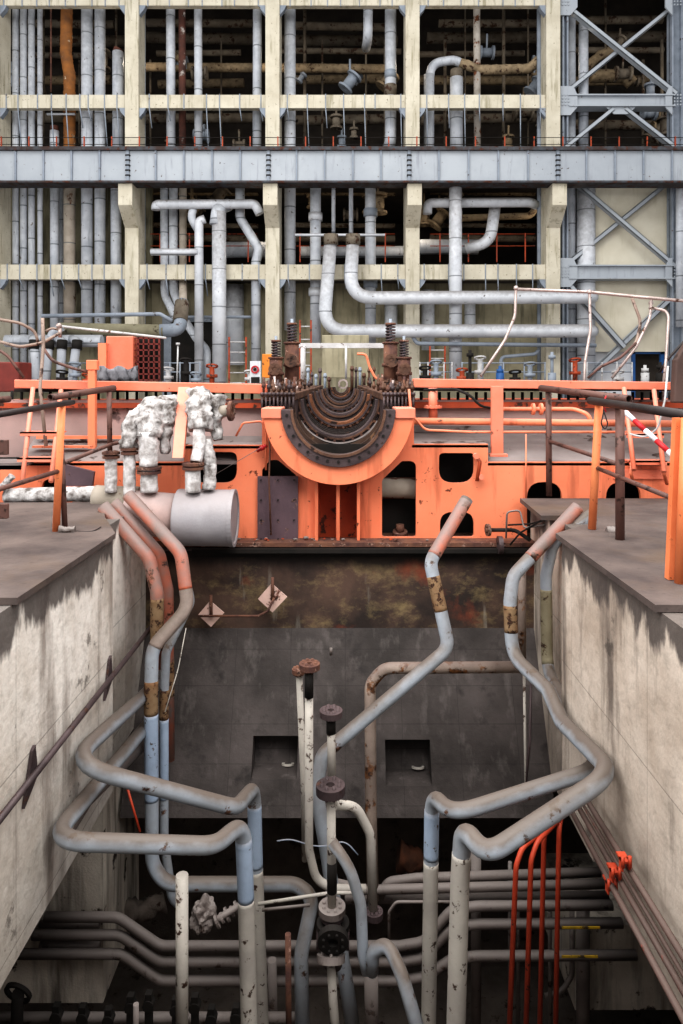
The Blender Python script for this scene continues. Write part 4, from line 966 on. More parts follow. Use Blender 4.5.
pipe('torn_lagging', 'white wrapped upright pipe above the third stub', [(149, 466, 7.65), (148, 432, 7.65)], 18, foil, lump=.12, seg=22, cat='lagging')
pipe('torn_lagging', 'ragged grey lagging bulge at the top of third upright', [(149, 438, 7.7), (150, 418, 7.75), (160, 408, 7.9)], 24, foil_d, lump=.4, seg=22, cat='lagging')
pipe('torn_lagging', 'ragged hanging lagging strip left of the slanted orange leg', [(168, 402, 7.9), (167, 425, 7.85), (165, 454, 7.8)], 19, foil_d, lump=.5, seg=26, cat='lagging', r2=.05)
pipe('torn_lagging', 'large torn white lagging bundle right of the slanted orange leg', [(200, 394, 8.0), (200, 412, 7.8), (200, 430, 7.75)], 24, foil_d, lump=.4, seg=24, cat='lagging')
pipe('torn_lagging', 'ragged lagging flap hanging near the open flange', [(216, 396, 8.0), (215, 420, 7.95), (218, 440, 7.9)], 20, foil_d, lump=.55, seg=26, cat='lagging', r2=.05)
pipe('torn_lagging', 'narrow white wrapped pipe below the large lagging bundle', [(199, 428, 7.7), (199, 448, 7.65), (196, 462, 7.6)], 12, foil, lump=.15, seg=18, cat='lagging')
pipe('torn_lagging', 'long white rag hanging beside the drum top stub', [(206, 440, 7.75), (210, 465, 7.7), (209, 490, 7.65)], 12, foil_d, lump=.28, seg=18, cat='lagging')
o = pipe('flanged_stub', 'open flanged pipe end pointing right beside torn lagging', [(214, 411, 8.0), (231, 411, 7.9)], 12, lag_beige, hollow=True)
MB().ringdisc(P(231, 411, 7.9), (1, -.1, 0), R(20, 7.9), R(9, 7.9), .04, bolts=8, rb=.01).build('flange', rusty, o)
pipe('white_rag', 'rolled white cloth lying at left edge by the ladder foot', [(-6, 492, 7.9), (4, 486, 7.9), (12, 476, 7.9)], 7, foil_d, lump=.3, cat='cloth')

# ================================================================== PIT PIPES
# three descending at left
pipe('descending_pipe', 'orange stained pipe over deck edge, leftmost of the three at left', [(103, 506, 7.3), (149, 558, 7.15), (157, 592, 7.1), (157, 668, 7.1)], 13, pitpipe_o, Yw=7.2, bands=[((156.3, 595, 7.2), (157, 645, 7.2), bandrust)], hollow=True)
pipe('descending_pipe', 'orange stained pipe over deck edge, middle of the three at left', [(114, 502, 7.42), (160, 554, 7.35), (168, 590, 7.35), (169, 760, 7.3)], 11, pitpipe_o, Yw=7.4, bands=[((168.5, 655, 7.48), (168.7, 690, 7.47), bandrust)], hollow=True)
o = pipe('descending_pipe', 'thick pipe bending across at left and dropping pale blue into the pit', [(128, 495, 7.42), (181, 553, 7.1), (188, 608, 6.95), (152, 648, 6.7), (151, 690, 6.65), (152, 865, 6.65), (166, 884, 6.6), (296, 884, 6.6), (313, 897, 6.5), (301, 955, 6.3), (303, 1060, 6.2)], 13.5, pitpipe, Yw=6.7, br=.24, bands=[((128, 495, 7.42), (188, 590, 7.0), pitpipe_o), ((188, 590, 7.0), (154, 648, 6.7), pitpipe_d), ((150.9, 683, 6.65), (151, 714, 6.65), bandrust), ((151, 716, 6.64), (151.6, 800, 6.64), pitblue)])
pipe('descending_pipe', 'second pale blue pipe just behind the thick left drop', [(137, 502, 7.62), (181, 556, 7.45), (191, 602, 7.3), (166, 652, 6.98), (164, 700, 6.95), (164, 840, 6.95), (172, 898, 6.9), (184, 908, 6.9)], 9, pitpipe, Yw=6.95, bands=[((164, 690, 6.94), (164, 720, 6.94), bandrust), ((164, 721, 6.93), (164, 800, 6.93), pitblue)])
pipe('stay_wire', 'thin pale wire slung beside the left descending pipes', [(186, 628, 6.9), (178, 670, 6.8), (165, 712, 6.6)], 1, pitwhite, cat='wire', br=.5)
# the two long loops at left
pipe('loop_pipe', 'upper thick pipe from left wall, turning down at its right end', [(158, 683, 7.15), (68, 764, 5.1), (236, 808, 5.7), (254, 787, 6.3), (256, 870, 6.3), (263, 1060, 6.3)], 15.5, pitpipe, Yw=5.6, br=.22, bands=[((254.5, 806, 6.3), (256, 868, 6.3), pitblue), ((256, 869, 6.3), (262.8, 1055, 6.3), pitwhite)])
pipe('loop_pipe', 'lower thick rust spotted pipe from left wall, turning down at right', [(158, 712, 7.15), (50, 841, 4.75), (215, 846, 4.95), (243, 822, 5.3), (246, 900, 5.3), (250, 1060, 5.3)], 17.5, pitpipe, Yw=4.85, br=.2, bands=[((244.8, 838, 5.3), (246, 898, 5.3), pitblue), ((246.1, 899, 5.3), (250, 1055, 5.3), pitwhite)])
pipe('loop_pipe', 'dark dusty pipe low on the left wall behind the loops', [(158, 728, 7.2), (85, 800, 5.7), (60, 840, 5.3)], 15, pitgrey, Yw=6)
pipe('wall_conduit', 'dark conduit running along the left concrete wall', [(-60, 895, 3.5), (152, 626, 7.3)], 5.5, darkiron, cat='conduit', Yw=6)
for k, (x, y) in enumerate(((34, 792), (111, 690))):
    Y = 2.05*F/(CX-x); q = P(x, y, Y)
    tag(MB().prism([(-2.085, q.y-.1, q.z-.05), (-2.085, q.y+.1, q.z+.06), (-2.085, q.y+.06, q.z+.28), (-2.085, q.y+.02, q.z+.26)], (.02, 0, 0)).build('wall_bracket', darkiron),
        ['small dark triangular wall bracket, nearer one on the left conduit', 'small dark triangular wall bracket, farther one on the left conduit'][k], 'bracket')
pipe('thin_red_rod', 'thin red rod slanting behind the left loops', [(125, 780, 6.3), (140, 832, 6.2)], 2.4, redpipe, cat='rod')
pipe('upright_pipe', 'square cut pale upright pipe under the lower left loop', [(182, 875, 4.9), (182, 1060, 4.9)], 12.5, pitwhite, seg=10)
pipe('upright_pipe', 'short pale pipe stub at the bottom left', [(136, 1004, 5.2), (136, 1060, 5.2)], 5.5, pitgrey)
# three S pipes
for k, (y0, y1, y2) in enumerate(((917, 946, 906), (935, 962, 924), (954, 981, 956))):
    x0 = (45, 33, 18)[k]
    pipe('manifold_pipe', '%s of three dusty pipes that step down from left wall and back up right' % ['highest', 'middle', 'lowest'][k],
         [(x0, y0, 6.75), (118+k*2, y0, 6.75), (160, y1, 6.75), (400, y1, 6.75), (424, y1-4, 6.75), (452, y2+3, 6.75), (478, y2, 6.75), ((612, 622, 636)[k], y2-1, 6.75)], 9.5, pitgrey, br=.2, group='stepped dusty pipes low in the pit')
for k, (y, x1) in enumerate(((924, 100), (945, 100))):
    pipe('back_pipe', '%s short dim pipe behind the left stepped pipes' % ['upper', 'lower'][k], [(40, y, 6.85), (x1, y, 6.85)], 7, pitgrey)
for k, pts in enumerate(([(379, 897, 6.9), (388, 882, 6.9), (418, 878, 6.9), (600, 872, 6.9)], [(330, 882, 6.7), (366, 890, 6.8), (440, 888, 6.8), (604, 884, 6.8)], [(345, 899, 6.95), (440, 898, 6.95), (608, 896, 6.95)])):
    pipe('crossing_pipe', '%s dusty horizontal pipe running right toward the red pipes' % ['highest', 'middle', 'lowest'][k], pts, 9, pitgrey, br=.12, group='upper crossing pipes low in the pit')
pipe('crossing_pipe', 'dusty horizontal pipe at the very bottom left', [(-20, 1018, 6.4), (300, 1018, 6.4)], 10, pitgrey)
for k, (y, x0, x1) in enumerate(((928, 562, 600), (957, 562, 598))):
    A, B = P(x0, y+1, 6.65), P(x1, y-1, 6.65)
    tag(MB().box(A, B+Vector((0, .01, 0))).build('warning_strip', weath('yellow_tape%d' % k, '#c09a20', '#8d7420', 8, rust='#3a3120', amt=.4, rscale=12, rough=.8)), '%s worn yellow strip on pipe behind the red pipes' % ['upper', 'lower'][k], 'strip')
for k, (x, w) in enumerate(((476, 10), (510, 4), (518, 3.5), (550, 4), (583, 13))):
    pipe('support_post', 'dim upright support, %s from left behind the red pipes' % ORD[k], [(x, 850+k*12, 7.1), (x, 1060, 7.1)], w, pitgrey, cat='post', group='dim supports behind the red pipes')
pipe('curved_pipe', 'dim curved pipe low behind the rightmost red pipe', [(572, 900, 7.2), (572, 975, 7.2), (562, 992, 7.2), (545, 996, 7.2)], 5, pitgrey, br=.2)
# low clutter uprights bottom left
for k in range(9):
    x = 60+k*22+random.uniform(-6, 6); y = 1000+random.uniform(-5, 12)
    q = P(x, y, 6.2)
    tag(MB().box(q+Vector((-.03, 0, -.3)), q+Vector((.03, .06, 0))).cyl(q+Vector((0, .03, -.1)), (0, 1, 0), .05, .08, seg=10).build('pipe_clamp', black_m), 'small dark clamp on the lowest pipe rack, bottom left', 'clamp', 'clamps on the bottom pipe rack')
t = thing('gate_valve', 'blackened valve with handwheel in the bottom left corner', 'valve', P(16, 1024, 6))
MB().ringdisc(P(18, 993, 5.9), (.2, 1, .4), .12, .09, .03, seg=24).build('handwheel', black_m, t); MB().tube([P(16, 1040, 6), P(18, 993, 5.9)], .05, br=0).build('body', black_m, t)
t = thing('wrapped_valve', 'grey cloth wrapped valve with chain of flanges beside the pale upright', 'valve', P(210, 925, 6.0))
m_ = MB(); bmesh.ops.create_icosphere(m_.bm, subdivisions=4, radius=.12, matrix=Matrix.Translation(P(204, 914, 6.0)) @ Matrix.Diagonal((.8, .9, 1.15, 1)))
for v in m_.bm.verts: v.co += (v.co-P(204, 914, 6.0))*(.45*noise.noise(v.co*13)+.25*noise.noise(v.co*31))
m_.build('wrapping', pitgrey, t)
for k in range(5): MB().ringdisc(P(217+k*5, 921-k*3.2, 5.95+.05*k), (1, .3, .45), .06-.005*(k % 2)*3, .02, .02, seg=16).build('flange', pitgrey, t)
MB().tube([P(213, 922, 5.95), P(242, 904, 6.1)], .028, br=0).build('stem', pitgrey, t)
# centre
o = pipe('zigzag_pipe', 'open topped zigzag pipe crossing the dark slab, blue on its diagonal', [(467, 499, 7.25), (430, 562, 6.9), (449, 648, 6.75), (322, 755, 6.5), (316, 790, 6.45), (328, 860, 6.4), (341, 950, 6.3), (358, 1060, 6.2)], 13.5, pitpipe, Yw=6.7, br=.17, hollow=True,
         bands=[((465, 502.4, 7.23), (433.5, 556, 6.94), pitpipe_o), ((433, 577, 6.88), (440, 610, 6.82), bandrust)])
pipe('cross_pipe', 'rusty pipe crossing the slab rightward and dropping at its left end', [(521, 667, 7.1), (384, 668, 7.1), (370, 684, 7.1), (371, 820, 6.85), (373, 900, 6.8)], 11.5, pitpipe_r, br=.18, Yw=7.1)
def fl(px, py, Y, w, parent, m=darkiron, th=.05): return MB().ringdisc(P(px, py, Y), (0, 0, 1), R(w, Y), R(w*.3, Y), th, bolts=8, rb=.014).build('flange', m, parent)
o = pipe('flanged_riser', 'slim pale riser with ring flange, curving right at its foot', [(309, 668, 6.2), (309, 850, 6.2), (316, 880, 6.2), (334, 889, 6.2), (366, 889, 6.2)], 8.5, pitwhite, br=.3); fl(309.5, 666, 6.2, 21, o, rusty)
MB().tube([P(309, 670, 6.18), P(309, 697, 6.18)], R(7.8, 6.2)*1.15, br=0).build('dark_sleeve', black_m, o)
o = pipe('flanged_riser', 'slim pale riser left of the ring flanged one', [(299, 672, 6.4), (304, 790, 6.4), (305, 860, 6.5)], 6.5, pitwhite); fl(298.5, 671, 6.4, 13, o, rusty, .04)
o = pipe('flanged_riser', 'pale central riser topped by a dark round flange', [(331, 716, 5.9), (332, 786, 5.9)], 8.5, pitwhite); fl(331, 713, 5.9, 23, o); MB().tube([P(331, 717, 5.9), P(331, 733, 5.9)], R(9.6, 5.9), br=0).build('dark_sleeve', black_m, o)
o = pipe('flanged_riser', 'lower central riser between two dark round flanges', [(331, 790, 5.6), (332, 912, 5.6)], 9, pitwhite); fl(330.5, 789, 5.6, 29, o, darkiron, .07); fl(332, 909, 5.6, 27, o, pitgrey, .05); fl(332, 914, 5.6, 24, o, darkiron, .05)
MB().tube([P(332, 862, 5.6), P(332, 892, 5.6)], R(10.2, 5.6), br=0).build('dark_sleeve', black_m, o)
t = thing('central_valve', 'blackened flanged valve body under the central riser', 'valve', P(333, 975, 5.6))
MB().tube([P(333, 917, 5.6), P(333, 965, 5.6)], .075, br=0).cyl(P(333, 938, 5.6), (1, 0, 0), .08, .26).build('body', darkiron, t)
MB().ringdisc(P(333, 925, 5.6), (0, 0, 1), .13, .03, .05, bolts=8, rb=.013).build('flange', black_m, t)
MB().ringdisc(P(333, 940, 5.45), (0, 1, .2), .12, .04, .05, bolts=8, rb=.013).build('flange', black_m, t)
MB().ringdisc(P(331, 958, 5.5), (0, .5, 1), .11, .04, .05, bolts=6, rb=.013).build('flange', pitgrey, t)
pipe('lower_tail', 'thin peeling pipe under the central valve', [(331, 962, 5.55), (333, 1000, 5.5), (338, 1060, 5.45)], 9, pitwhite)
o = pipe('arched_branch', 'arched grey branch dropping right of the central flange', [(336, 805, 5.75), (356, 806, 5.8), (371, 835, 5.8), (373, 915, 5.8)], 9.5, pitwhite, br=.3); fl(374, 914, 5.8, 18, o)
pipe('sagging_branch', 'grey branch sagging from central riser down right', [(332, 842, 5.5), (350, 868, 5.4), (361, 905, 5.4), (363, 955, 5.4), (367, 972, 5.4)], 11, pitpipe, br=.35)
pipe('hooked_pipe', 'grey hooked pipe leaving the bottom toward the right', [(372, 972, 5.35), (373, 950, 5.3), (388, 944, 5.25), (402, 975, 5.1), (428, 1065, 4.9)], 13, pitpipe, br=.22)
pipe('rust_stake', 'thin rusty stake standing left of the central valve', [(288, 934, 5.8), (289, 1060, 5.8)], 6, rusty, cat='stake')
pipe('slanting_rod', 'thin pale rod slanting behind the central riser', [(258, 904, 6.0), (330, 893, 6.0), (358, 893, 6.0)], 3.4, pitwhite, cat='rod')
pipe('slanting_rod', 'dull rod lying below the slanting pale rod', [(262, 910, 6.1), (310, 905, 6.1)], 3, pitgrey, cat='rod')
pipe('dark_downpipe', 'dim thick downpipe at the bottom centre right of valve', [(371, 968, 5.9), (372, 1060, 5.9)], 14, pitgrey)
pipe('dark_downpipe', 'dim downpipe behind the left loops at bottom', [(272, 960, 6.6), (274, 1060, 6.6)], 9, pitgrey)
pipe('thin_bracket_tube', 'thin square bent tube left of the tall right pipes', [(460, 902, 6.3), (396, 902, 6.3), (389, 912, 6.3), (389, 960, 6.3)], 3, pitgrey, br=.06, cat='tube')
pipe('stay_wire', 'loose pale wire curled behind the central riser', [(277, 841, 6.3), (290, 839, 6.3), (320, 848, 6.3), (345, 840, 6.3), (358, 855, 6.3)], 1.3, pitblue, cat='wire', br=.5)
tag(MB().tube([P(398, 855, 7.6), P(412, 858, 7.6), P(418, 866, 7.6)], .13, lump=.5, seg=14).build('rubble_lump', weath('rust_rubble', '#5d3826', '#3a2a22', 4, rough=.95)), 'dim rusty lump of rubble in the dark gap', 'rubble')
tag(MB().tube([P(112, 905, 7.6), P(140, 912, 7.7), P(165, 900, 7.8)], .1, lump=.5, seg=14).build('rubble_lump', low_m), 'dim rubble by the pale pier at lower left', 'rubble')
# right
pipe('big_bent_pipe', 'thick dusty pipe snaking down the right wall, then forward and down', [(578, 507, 7.12), (513, 576, 6.92), (510, 602, 6.85), (512, 655, 6.8), (548, 690, 6.2), (562, 722, 5.8), (613, 773, 4.78), (486, 856, 4.6), (463, 826, 4.85), (460, 880, 4.85), (455, 1060, 4.85)], 18, pitpipe, Yw=5.0, br=.23,
     bands=[((578, 507, 7.12), (529, 558, 6.97), pitpipe_o), ((510.2, 607, 6.84), (511, 632, 6.83), bandrust), ((461.7, 852, 4.85), (455.3, 1055, 4.85), pitwhite)])
pipe('big_bent_pipe', 'pale pipe behind, leaving the right wall and dropping right of centre', [(592, 514, 7.05), (553, 543, 7.1), (546, 575, 7.12), (547, 670, 7.1), (600, 768, 5.35), (452, 815, 5.15), (432, 793, 5.55), (431, 862, 5.55), (428, 1060, 5.55)], 14.5, pitpipe, Yw=5.6, br=.22,
     bands=[((546.2, 590, 7.14), (546.8, 664, 7.1), weath('khaki_band', '#8f8872', '#7a715c', 4, rust='#5a4634', amt=.3, rscale=8, rough=.8)), ((431.5, 812, 5.55), (431.1, 860, 5.55), pitblue), ((431, 861, 5.55), (428.2, 1055, 5.55), pitwhite)])
pipe('side_pipe', 'slim rust blotched pipe tucked behind the big right bend', [(522, 572, 7.2), (522, 662, 7.2)], 8, pitpipe_r)
pipe('side_tube', 'thin pale upright tube beneath the right bend', [(524, 672, 7.2), (526, 795, 6.9)], 2.8, pitwhite, cat='tube')
pipe('side_tube', 'thin dark upright tube beside the pale one', [(531, 672, 7.2), (530, 740, 7.0), (524, 800, 6.9)], 2.6, darkiron, cat='tube', br=.3)
# red pipes
for k, pts in enumerate(([(552, 822, 5.3), (522, 848, 5.1), (516, 866, 5.05), (508, 1060, 5.0)], [(560, 818, 5.35), (537, 842, 5.15), (531, 860, 5.1), (525, 1060, 5.05)], [(549, 815, 5.5), (544, 838, 5.4), (539, 1060, 5.3)], [(562, 810, 5.4), (559, 830, 5.3), (555, 1060, 5.2)])):
    pipe('red_pipe', 'orange red thin pipe, %s from left of the four' % ORD[k], pts, 5.2, redpipe, Yw=5.1, br=.12, group='four orange red pipes')
# wall conduits right
for k, (a, b) in enumerate((((587, 800), (700, 984)), ((578, 806), (700, 1020)), ((572, 812), (700, 1050)), ((582, 803), (700, 1003)))):
    Ya = 1.80*F/(a[0]-CX); Yb = (1.80-(.1 if k == 2 else 0))*F/(b[0]-CX)
    pipe('wall_pipe', 'long brown dusty pipe on the right wall foot, %s of four' % ['highest', 'third down', 'lowest', 'second down'][k], [(a[0], a[1], Ya), (b[0], b[1], Yb)], 5.6 if k != 3 else 3.4, weath('brown_dust_pipe%d' % k, '#5d4640', '#493631', 3, rust='#8a4030', amt=.16, rscale=9, dust='#655650', damt=.8, rough=.7), Yw=5)
for k, (x, y) in enumerate(((627, 862), (617, 873), (613, 885))):
    Y = 1.78*F/(x-CX); t = thing('pipe_clamp', 'orange clamp on the right wall pipes, %s' % ['highest', 'middle', 'lowest'][k], 'clamp', P(x, y, Y))
    mb = MB()
    mb.box(P(x-5, y+2, Y-.03), P(x+4, y, Y-.03)+Vector((0, .1, 0))).box(P(x-5, y+10, Y-.03), P(x-3.5, y, Y-.03)+Vector((0, .05, 0))).box(P(x+2, y+8, Y-.03), P(x+3.5, y, Y-.03)+Vector((0, .05, 0)))
    mb.build('bracket', redpipe, t)
    MB().cyl(P(x-4, y, Y-.04), (0, 0, 1), .012, .07, seg=6).build('bolt', redpipe, t); MB().cyl(P(x+3, y, Y-.04), (0, 0, 1), .012, .07, seg=6).build('bolt', redpipe, t)
# ledge the conduits rest on
0 and struct('trim_4', MB().box((1.66, 2.8, -3.86), (2.4, 6.2, -3.7)), conc_r)
# diamond plates
for k, (x, y, s_) in enumerate(((272.5, 598, 14.5), (211, 614, 13))):
    t = thing('diamond_plate', ['pinkish diamond shaped plate, higher of two on the rusty band', 'pinkish diamond shaped plate, lower of two by the left pipes'][k], 'plate', P(x, y+s_, 7.9))
    Y = 7.95
    mb = MB().prism([P(x-s_, y+1, Y), P(x, y+s_, Y), P(x+s_, y-1, Y), P(x-1, y-s_, Y)], (0, .02, 0)); mb.build('sheet', weath('pink_sheet%d' % k, '#d9b9ac', '#c2a399', 3, rust='#6f3f30', amt=.2, rscale=5, rough=.6), t)
    MB().tube([P(x, y-s_-6, Y-.02), P(x, y+2, Y-.02)], .018, br=0).build('hanger', rusty, t)
pipe('bracket_tube', 'thin dark tube linking the two diamond plates', [(198, 616, 7.9), (258, 616, 7.9), (268, 611, 7.9), (274, 598, 7.9)], 2.4, rusty, cat='tube', br=.06)
pipe('old_bolt', 'short dark peg on the sooty slab below the band', [(0+331, 648, 7.9), (331, 655, 7.9)], 3, pitgrey, cat='peg')
# gravel crumbs on ledge
for k in range(22):
    x = random.uniform(215, 430); q = P(x, 541, 8.1); r = random.uniform(.01, .028)
    m_ = MB(); bmesh.ops.create_icosphere(m_.bm, subdivisions=1, radius=r, matrix=Matrix.Translation((q.x, q.y+random.uniform(0, .1), q.z+r*.6)) @ Matrix.Diagonal((1.4, 1, .7, 1)))
    tag(m_.build('rubble_chip', random.choice((pitgrey, rusty, orange_dk))), 'small chip of rubble on the sill under the orange bedplate', 'rubble', 'rubble chips on the sill')

# ================================================================== HANDRAILS
# left front rail
t = thing('deck_handrail', 'near left handrail with orange post and black top rail', 'handrail', P(56, 531, 6.34))
MB().tube([P(56, 532, 6.34), P(62, 403, 6.34)], R(7.2, 6.34), br=0, seg=16).build('post', orange_post, t)
MB().tube([P(65, 529, 6.4), P(61, 440, 6.4)], R(5.5, 6.4), br=0).build('brace_post', rail_br, t)
MB().tube([P(-40, 421, 4.95), P(73, 402, 6.5)], R(6, 6), br=0, hollow=True).build('top_rail', rail_bk, t)
MB().tube([P(-30, 498, 5.2), P(59, 471, 6.34)], R(4.6, 6.3), br=0).build('mid_rail', rail_br, t)
q = P(66, 531, 6.3); MB().tube([q+Vector((-.06, 0, .01)), q+Vector((.08, 0, .01))], .035, lump=.5, br=0).build('weld_lump', pitgrey, t)
t = thing('deck_handrail', 'far left brown handrail with open ended top pipe', 'handrail', P(110, 455, 7.9))
MB().tube([P(50, 397.5, 7.0), P(114, 388, 8.0)], R(6.5, 7.5), br=0, hollow=True).build('top_rail', rail_br, t)
MB().tube([P(109, 392, 7.9), P(110, 455, 7.9)], R(5, 7.9), br=0).build('post', rail_br, t)
MB().tube([P(64, 463, 6.5), P(112, 444, 7.8), P(135, 439, 8)], R(4.2, 7), br=.1).build('mid_rail', rail_br, t)
pipe('rail_stub', 'short brown open pipe end at the left edge', [(-20, 402, 6), (9, 399, 6.3)], 7, rail_br, hollow=True, cat='rail')
for k, y in enumerate((447, 511)):
    tag(MB().box(P(-10, y+8, 5.4), P(7, y-7, 5.4)+Vector((0, .04, 0))).build('steel_tab', rail_br, bevel=.006), ['upper', 'lower'][k]+' brown steel tab at the left photo edge', 'tab')
# deck bits
pipe('deck_wire', 'bent wire lying on the left deck by the post', [(72, 531, 6.35), (92, 532, 6.3), (101, 527, 6.45)], 1.2, rail_bk, cat='wire', br=.1)
# right rails
t = thing('deck_handrail', 'far right brown handrail with post and open top pipe', 'handrail', P(549, 494, 8.4))
MB().tube([P(541, 388, 8.4), P(629, 399, 6.8)], R(7.4, 7.4), br=0, hollow=True).build('top_rail', rail_br, t)
MB().tube([P(548.5, 391, 8.3), P(549, 496, 8.3)], R(6, 8.3), br=0).build('post', rail_br, t)
MB().tube([P(549, 441, 8.3), P(618, 464, 6.8)], R(4.2, 7.5), br=0).build('mid_rail', rail_br, t)
MB().tube([P(620, 404, 6.0), P(620, 540, 6.0)], R(9, 6.0), br=0).build('post', rail_br, t)
t = thing('deck_handrail', 'near right handrail with slanted orange post and black top rail', 'handrail', P(594, 529, 6.42))
MB().tube([P(590, 400.5, 6.55), P(720, 420, 4.4)], R(8.2, 6), br=0, hollow=True).build('top_rail', rail_bk, t)
MB().tube([P(592, 529, 6.42), P(599, 404, 6.4)], R(7.8, 6.4), br=0, seg=16).build('post', orange_post, t)
MB().tube([P(597, 468, 6.4), P(674, 499, 4.9)], R(4.4, 6), br=0).build('mid_rail', rail_br, t)
MB().prism([P(668.5, 580, 4.76), P(674.5, 580, 4.76), P(683, 418, 4.76), P(676, 418, 4.76)], (0, .06, 0)).build('post', orange_post, t)
MB().tube([P(680, 585, 4.7), P(687, 418, 4.7)], R(11, 4.7), br=0, seg=16).build('post', orange_post, t)
q = P(611, 534, 6.3); MB().tube([q+Vector((-.04, 0, .02)), q+Vector((.05, 0, .02))], .04, lump=.5, br=0).build('weld_lump', pitgrey, t)
t = thing('barrier_pole', 'red and white striped barrier pole behind the right black rail', 'pole', P(650, 455, 7.5))
pa, pb = P(624, 411, 7.6), P(680, 462, 7.0)
for k in range(5):
    MB().tube([pa.lerp(pb, k/5), pa.lerp(pb, (k+1)/5)], R(5.5, 7.3), br=0).build('band', white_p if k % 2 == 0 else red_band, t)
pipe('pale_cable', 'pale cable looping down behind the barrier pole', [(668, 366, 7.6), (665, 400, 7.6), (658, 428, 7.7), (646, 438, 7.8), (630, 434, 7.9)], 2, steel_w, cat='cable', br=.15)
pipe('red_tie', 'thin red tie around the orange post top', [(606, 396, 6.3), (603, 404, 6.25), (606, 412, 6.2)], 1.4, red_band, cat='tie', br=.03)
pipe('wire_loop', 'dark wire loop hanging right of slanted orange post', [(604, 410, 6.3), (601, 424, 6.3), (605, 430, 6.3), (608, 424, 6.3), (604, 412, 6.3)], 1.3, rail_bk, cat='wire', br=.05)
# distant buckled railing on the right
pipe('buckled_rail', 'long bright buckled top rail above the right platform', [(514, 289, 10.5), (590, 292, 10.2), (640, 297, 10), (720, 304, 9.6)], 3, silver, cat='rail')
for k, (l, pts, m) in enumerate((('bright buckled post kinked low, leftmost under the long top rail', [(516, 288, 10.5), (515, 316, 10.4), (505, 340, 10.2), (481, 376, 10)], silver),
    ('nearly straight bright post under the long top rail', [(589.5, 292, 10.2), (590.5, 330, 10.1), (585, 362, 10), (584, 394, 9.8)], silver),
    ('bright post slanting down left toward platform beam', [(651.5, 298, 10), (650, 318, 10), (636, 347, 9.9), (612, 378, 9.8)], silver),
    ('brown buckled stem bulging right beside the slanting bright post', [(632, 298, 10), (641, 322, 10), (637, 340, 9.95), (634, 345, 9.9)], copper_t),
    ('dark sagging tube falling left from the brown stem', [(636, 343, 9.9), (620, 358, 9.8), (600, 367, 9.8), (588, 378, 9.8)], rail_br),
    ('bright elbowed post nearest the right edge', [(652, 308, 9.9), (669, 311, 9.7), (666, 360, 9.6), (662, 400, 9.5)], silver),
    ('dark slanting bar at the far right edge', [(690, 335, 9.5), (667, 360, 9.6), (660, 372, 9.7)], rail_bk))):
    pipe('buckled_post', l, pts, 2.8 if k != 3 else 3, m, cat='rail', br=.3)
for k, (x, y) in enumerate(((516, 288), (589.5, 292), (651, 303), (651, 308))):
    m_ = MB(); bmesh.ops.create_uvsphere(m_.bm, u_segments=12, v_segments=8, radius=.035, matrix=Matrix.Translation(P(x, y, 10.1)))
    tag(m_.build('rail_joint', silver), ['leftmost', 'second', 'upper right', 'lower right'][k]+' ball joint on the buckled right railing', 'joint')
# buckled rails on the left
for l, pts, w, m, n in (('brown tube arching in from the left edge, ending downward', [(-15, 317, 9.5), (20, 323, 9.6), (35, 331, 9.7), (38, 342, 9.7)], 3, copper_t, 'buckled_rail'),
    ('brown sagging tube below the arching one at left edge', [(-15, 338, 9.2), (20, 347, 9.2), (42, 343, 9.2), (60, 333, 9.3)], 3, copper_t, 'buckled_rail'),
    ('tall grey brown bent post standing before the left header', [(42.5, 318, 8.6), (43.5, 345, 8.6), (40, 388, 8.4), (46, 446, 8.3)], 3.4, copper_t, 'buckled_post'),
    ('dark sagging tube running right to the orange post', [(44, 349, 8.8), (52, 361, 8.8), (72, 368, 8.8), (91, 373, 8.8)], 3, rail_br, 'buckled_rail'),
    ('dark slanting tube at the far left edge', [(-12, 343, 9), (8, 356, 9), (24, 378, 9)], 3, rail_br, 'buckled_rail'),
    ('bright straight rail slanting down right above the orange cabinet', [(58, 326, 9.5), (166, 338, 9.5)], 2.6, steel_w, 'straight_rail')):
    pipe(n, l, pts, w, m, cat='rail', br=.3)
m_ = MB(); bmesh.ops.create_uvsphere(m_.bm, u_segments=12, v_segments=8, radius=.04, matrix=Matrix.Translation(P(59, 326, 9.4)))
m_.cyl(P(60, 333, 9.4), (0, 0, 1), .025, .12, seg=10)
tag(m_.build('rail_joint', silver), 'ball joint at the left end of the bright straight rail', 'joint')
pipe('short_link', 'short copper coloured link left of the ball joint', [(46, 331, 9.4), (52, 328, 9.4), (60, 330, 9.4)], 2.4, copper_t, cat='rail', br=.1)

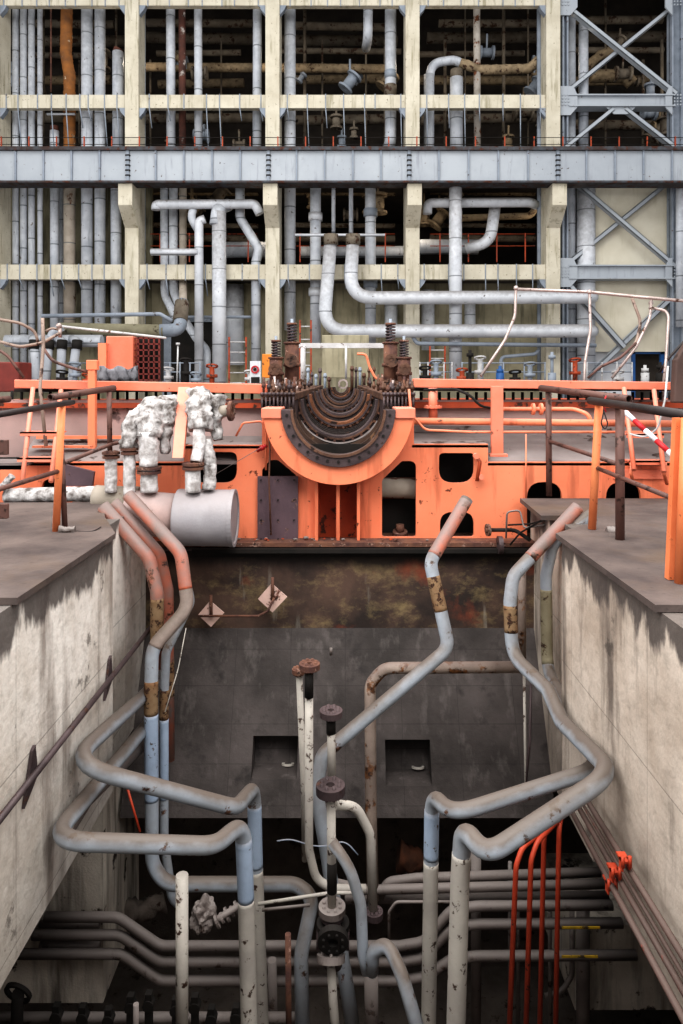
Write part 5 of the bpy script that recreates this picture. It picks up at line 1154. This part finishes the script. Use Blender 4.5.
# ================================================================== LIGHT, CAMERA
w = bpy.data.worlds.new('hall_light'); bpy.context.scene.world = w; w.use_nodes = True
bg = w.node_tree.nodes['Background']; bg.inputs[0].default_value = (.98, .98, 1, 1); bg.inputs[1].default_value = .55
def area(name, loc, tgt, sx, sy, e, col=(1, 1, 1)):
    l = bpy.data.lights.new(name, 'AREA'); l.shape = 'RECTANGLE'; l.size = sx; l.size_y = sy; l.energy = e; l.color = col
    o = bpy.data.objects.new(name, l); C.objects.link(o); o.location = loc
    o.rotation_euler = (Vector(tgt)-Vector(loc)).to_track_quat('-Z', 'Y').to_euler(); return o
area('skylight', (0, 13, 21), (0, 15, 0), 26, 18, 3900, (1, .98, .95))
area('pit_fill', (-.5, 1.5, 10), (0, 7, -2), 9, 7, 1250, (1, .98, .95))  # added fill light to brighten the pit
area('left_wall_fill', (4.5, 0, 5.5), (-2.1, 4.5, -1.2), 4, 3, 260, (1, .99, .97))  # added fill light aimed at the left pit wall, no real window
area('hall_window', (-16, 0, 12), (4, 30, 7), 14, 10, 2500, (1, .99, .97))
for k, (px, py) in enumerate(((132, 60), (272, 60), (412, 60), (553, 60), (690, 60), (132, 205), (272, 225), (412, 225), (553, 225))):
    l = bpy.data.lights.new('bay_fill', 'POINT'); l.energy = 45; l.shadow_soft_size = .1; l.color = (1, .85, .68)  # added fill lights, lift the dark bays from behind the frame
    o = bpy.data.objects.new('bay_fill', l); C.objects.link(o); o.location = P(px, py, 32.6)
cam = bpy.data.cameras.new('camera'); co = bpy.data.objects.new('camera', cam); C.objects.link(co)
co.location = (0, 0, EYE); co.rotation_euler = (PI/2, 0, 0)
cam.sensor_fit = 'VERTICAL'; cam.sensor_height = 36; cam.sensor_width = 24; cam.lens = F/1024*36
cam.shift_x = -(CX-341.5)/1024; cam.shift_y = -(512-CY)/1024
cam.clip_start = .05; cam.clip_end = 200
bpy.context.scene.camera = co
vs = bpy.context.scene.view_settings; vs.view_transform = 'Standard'; vs.look = 'Medium High Contrast'; vs.exposure = .3
bpy.context.scene.cycles.max_bounces = 6
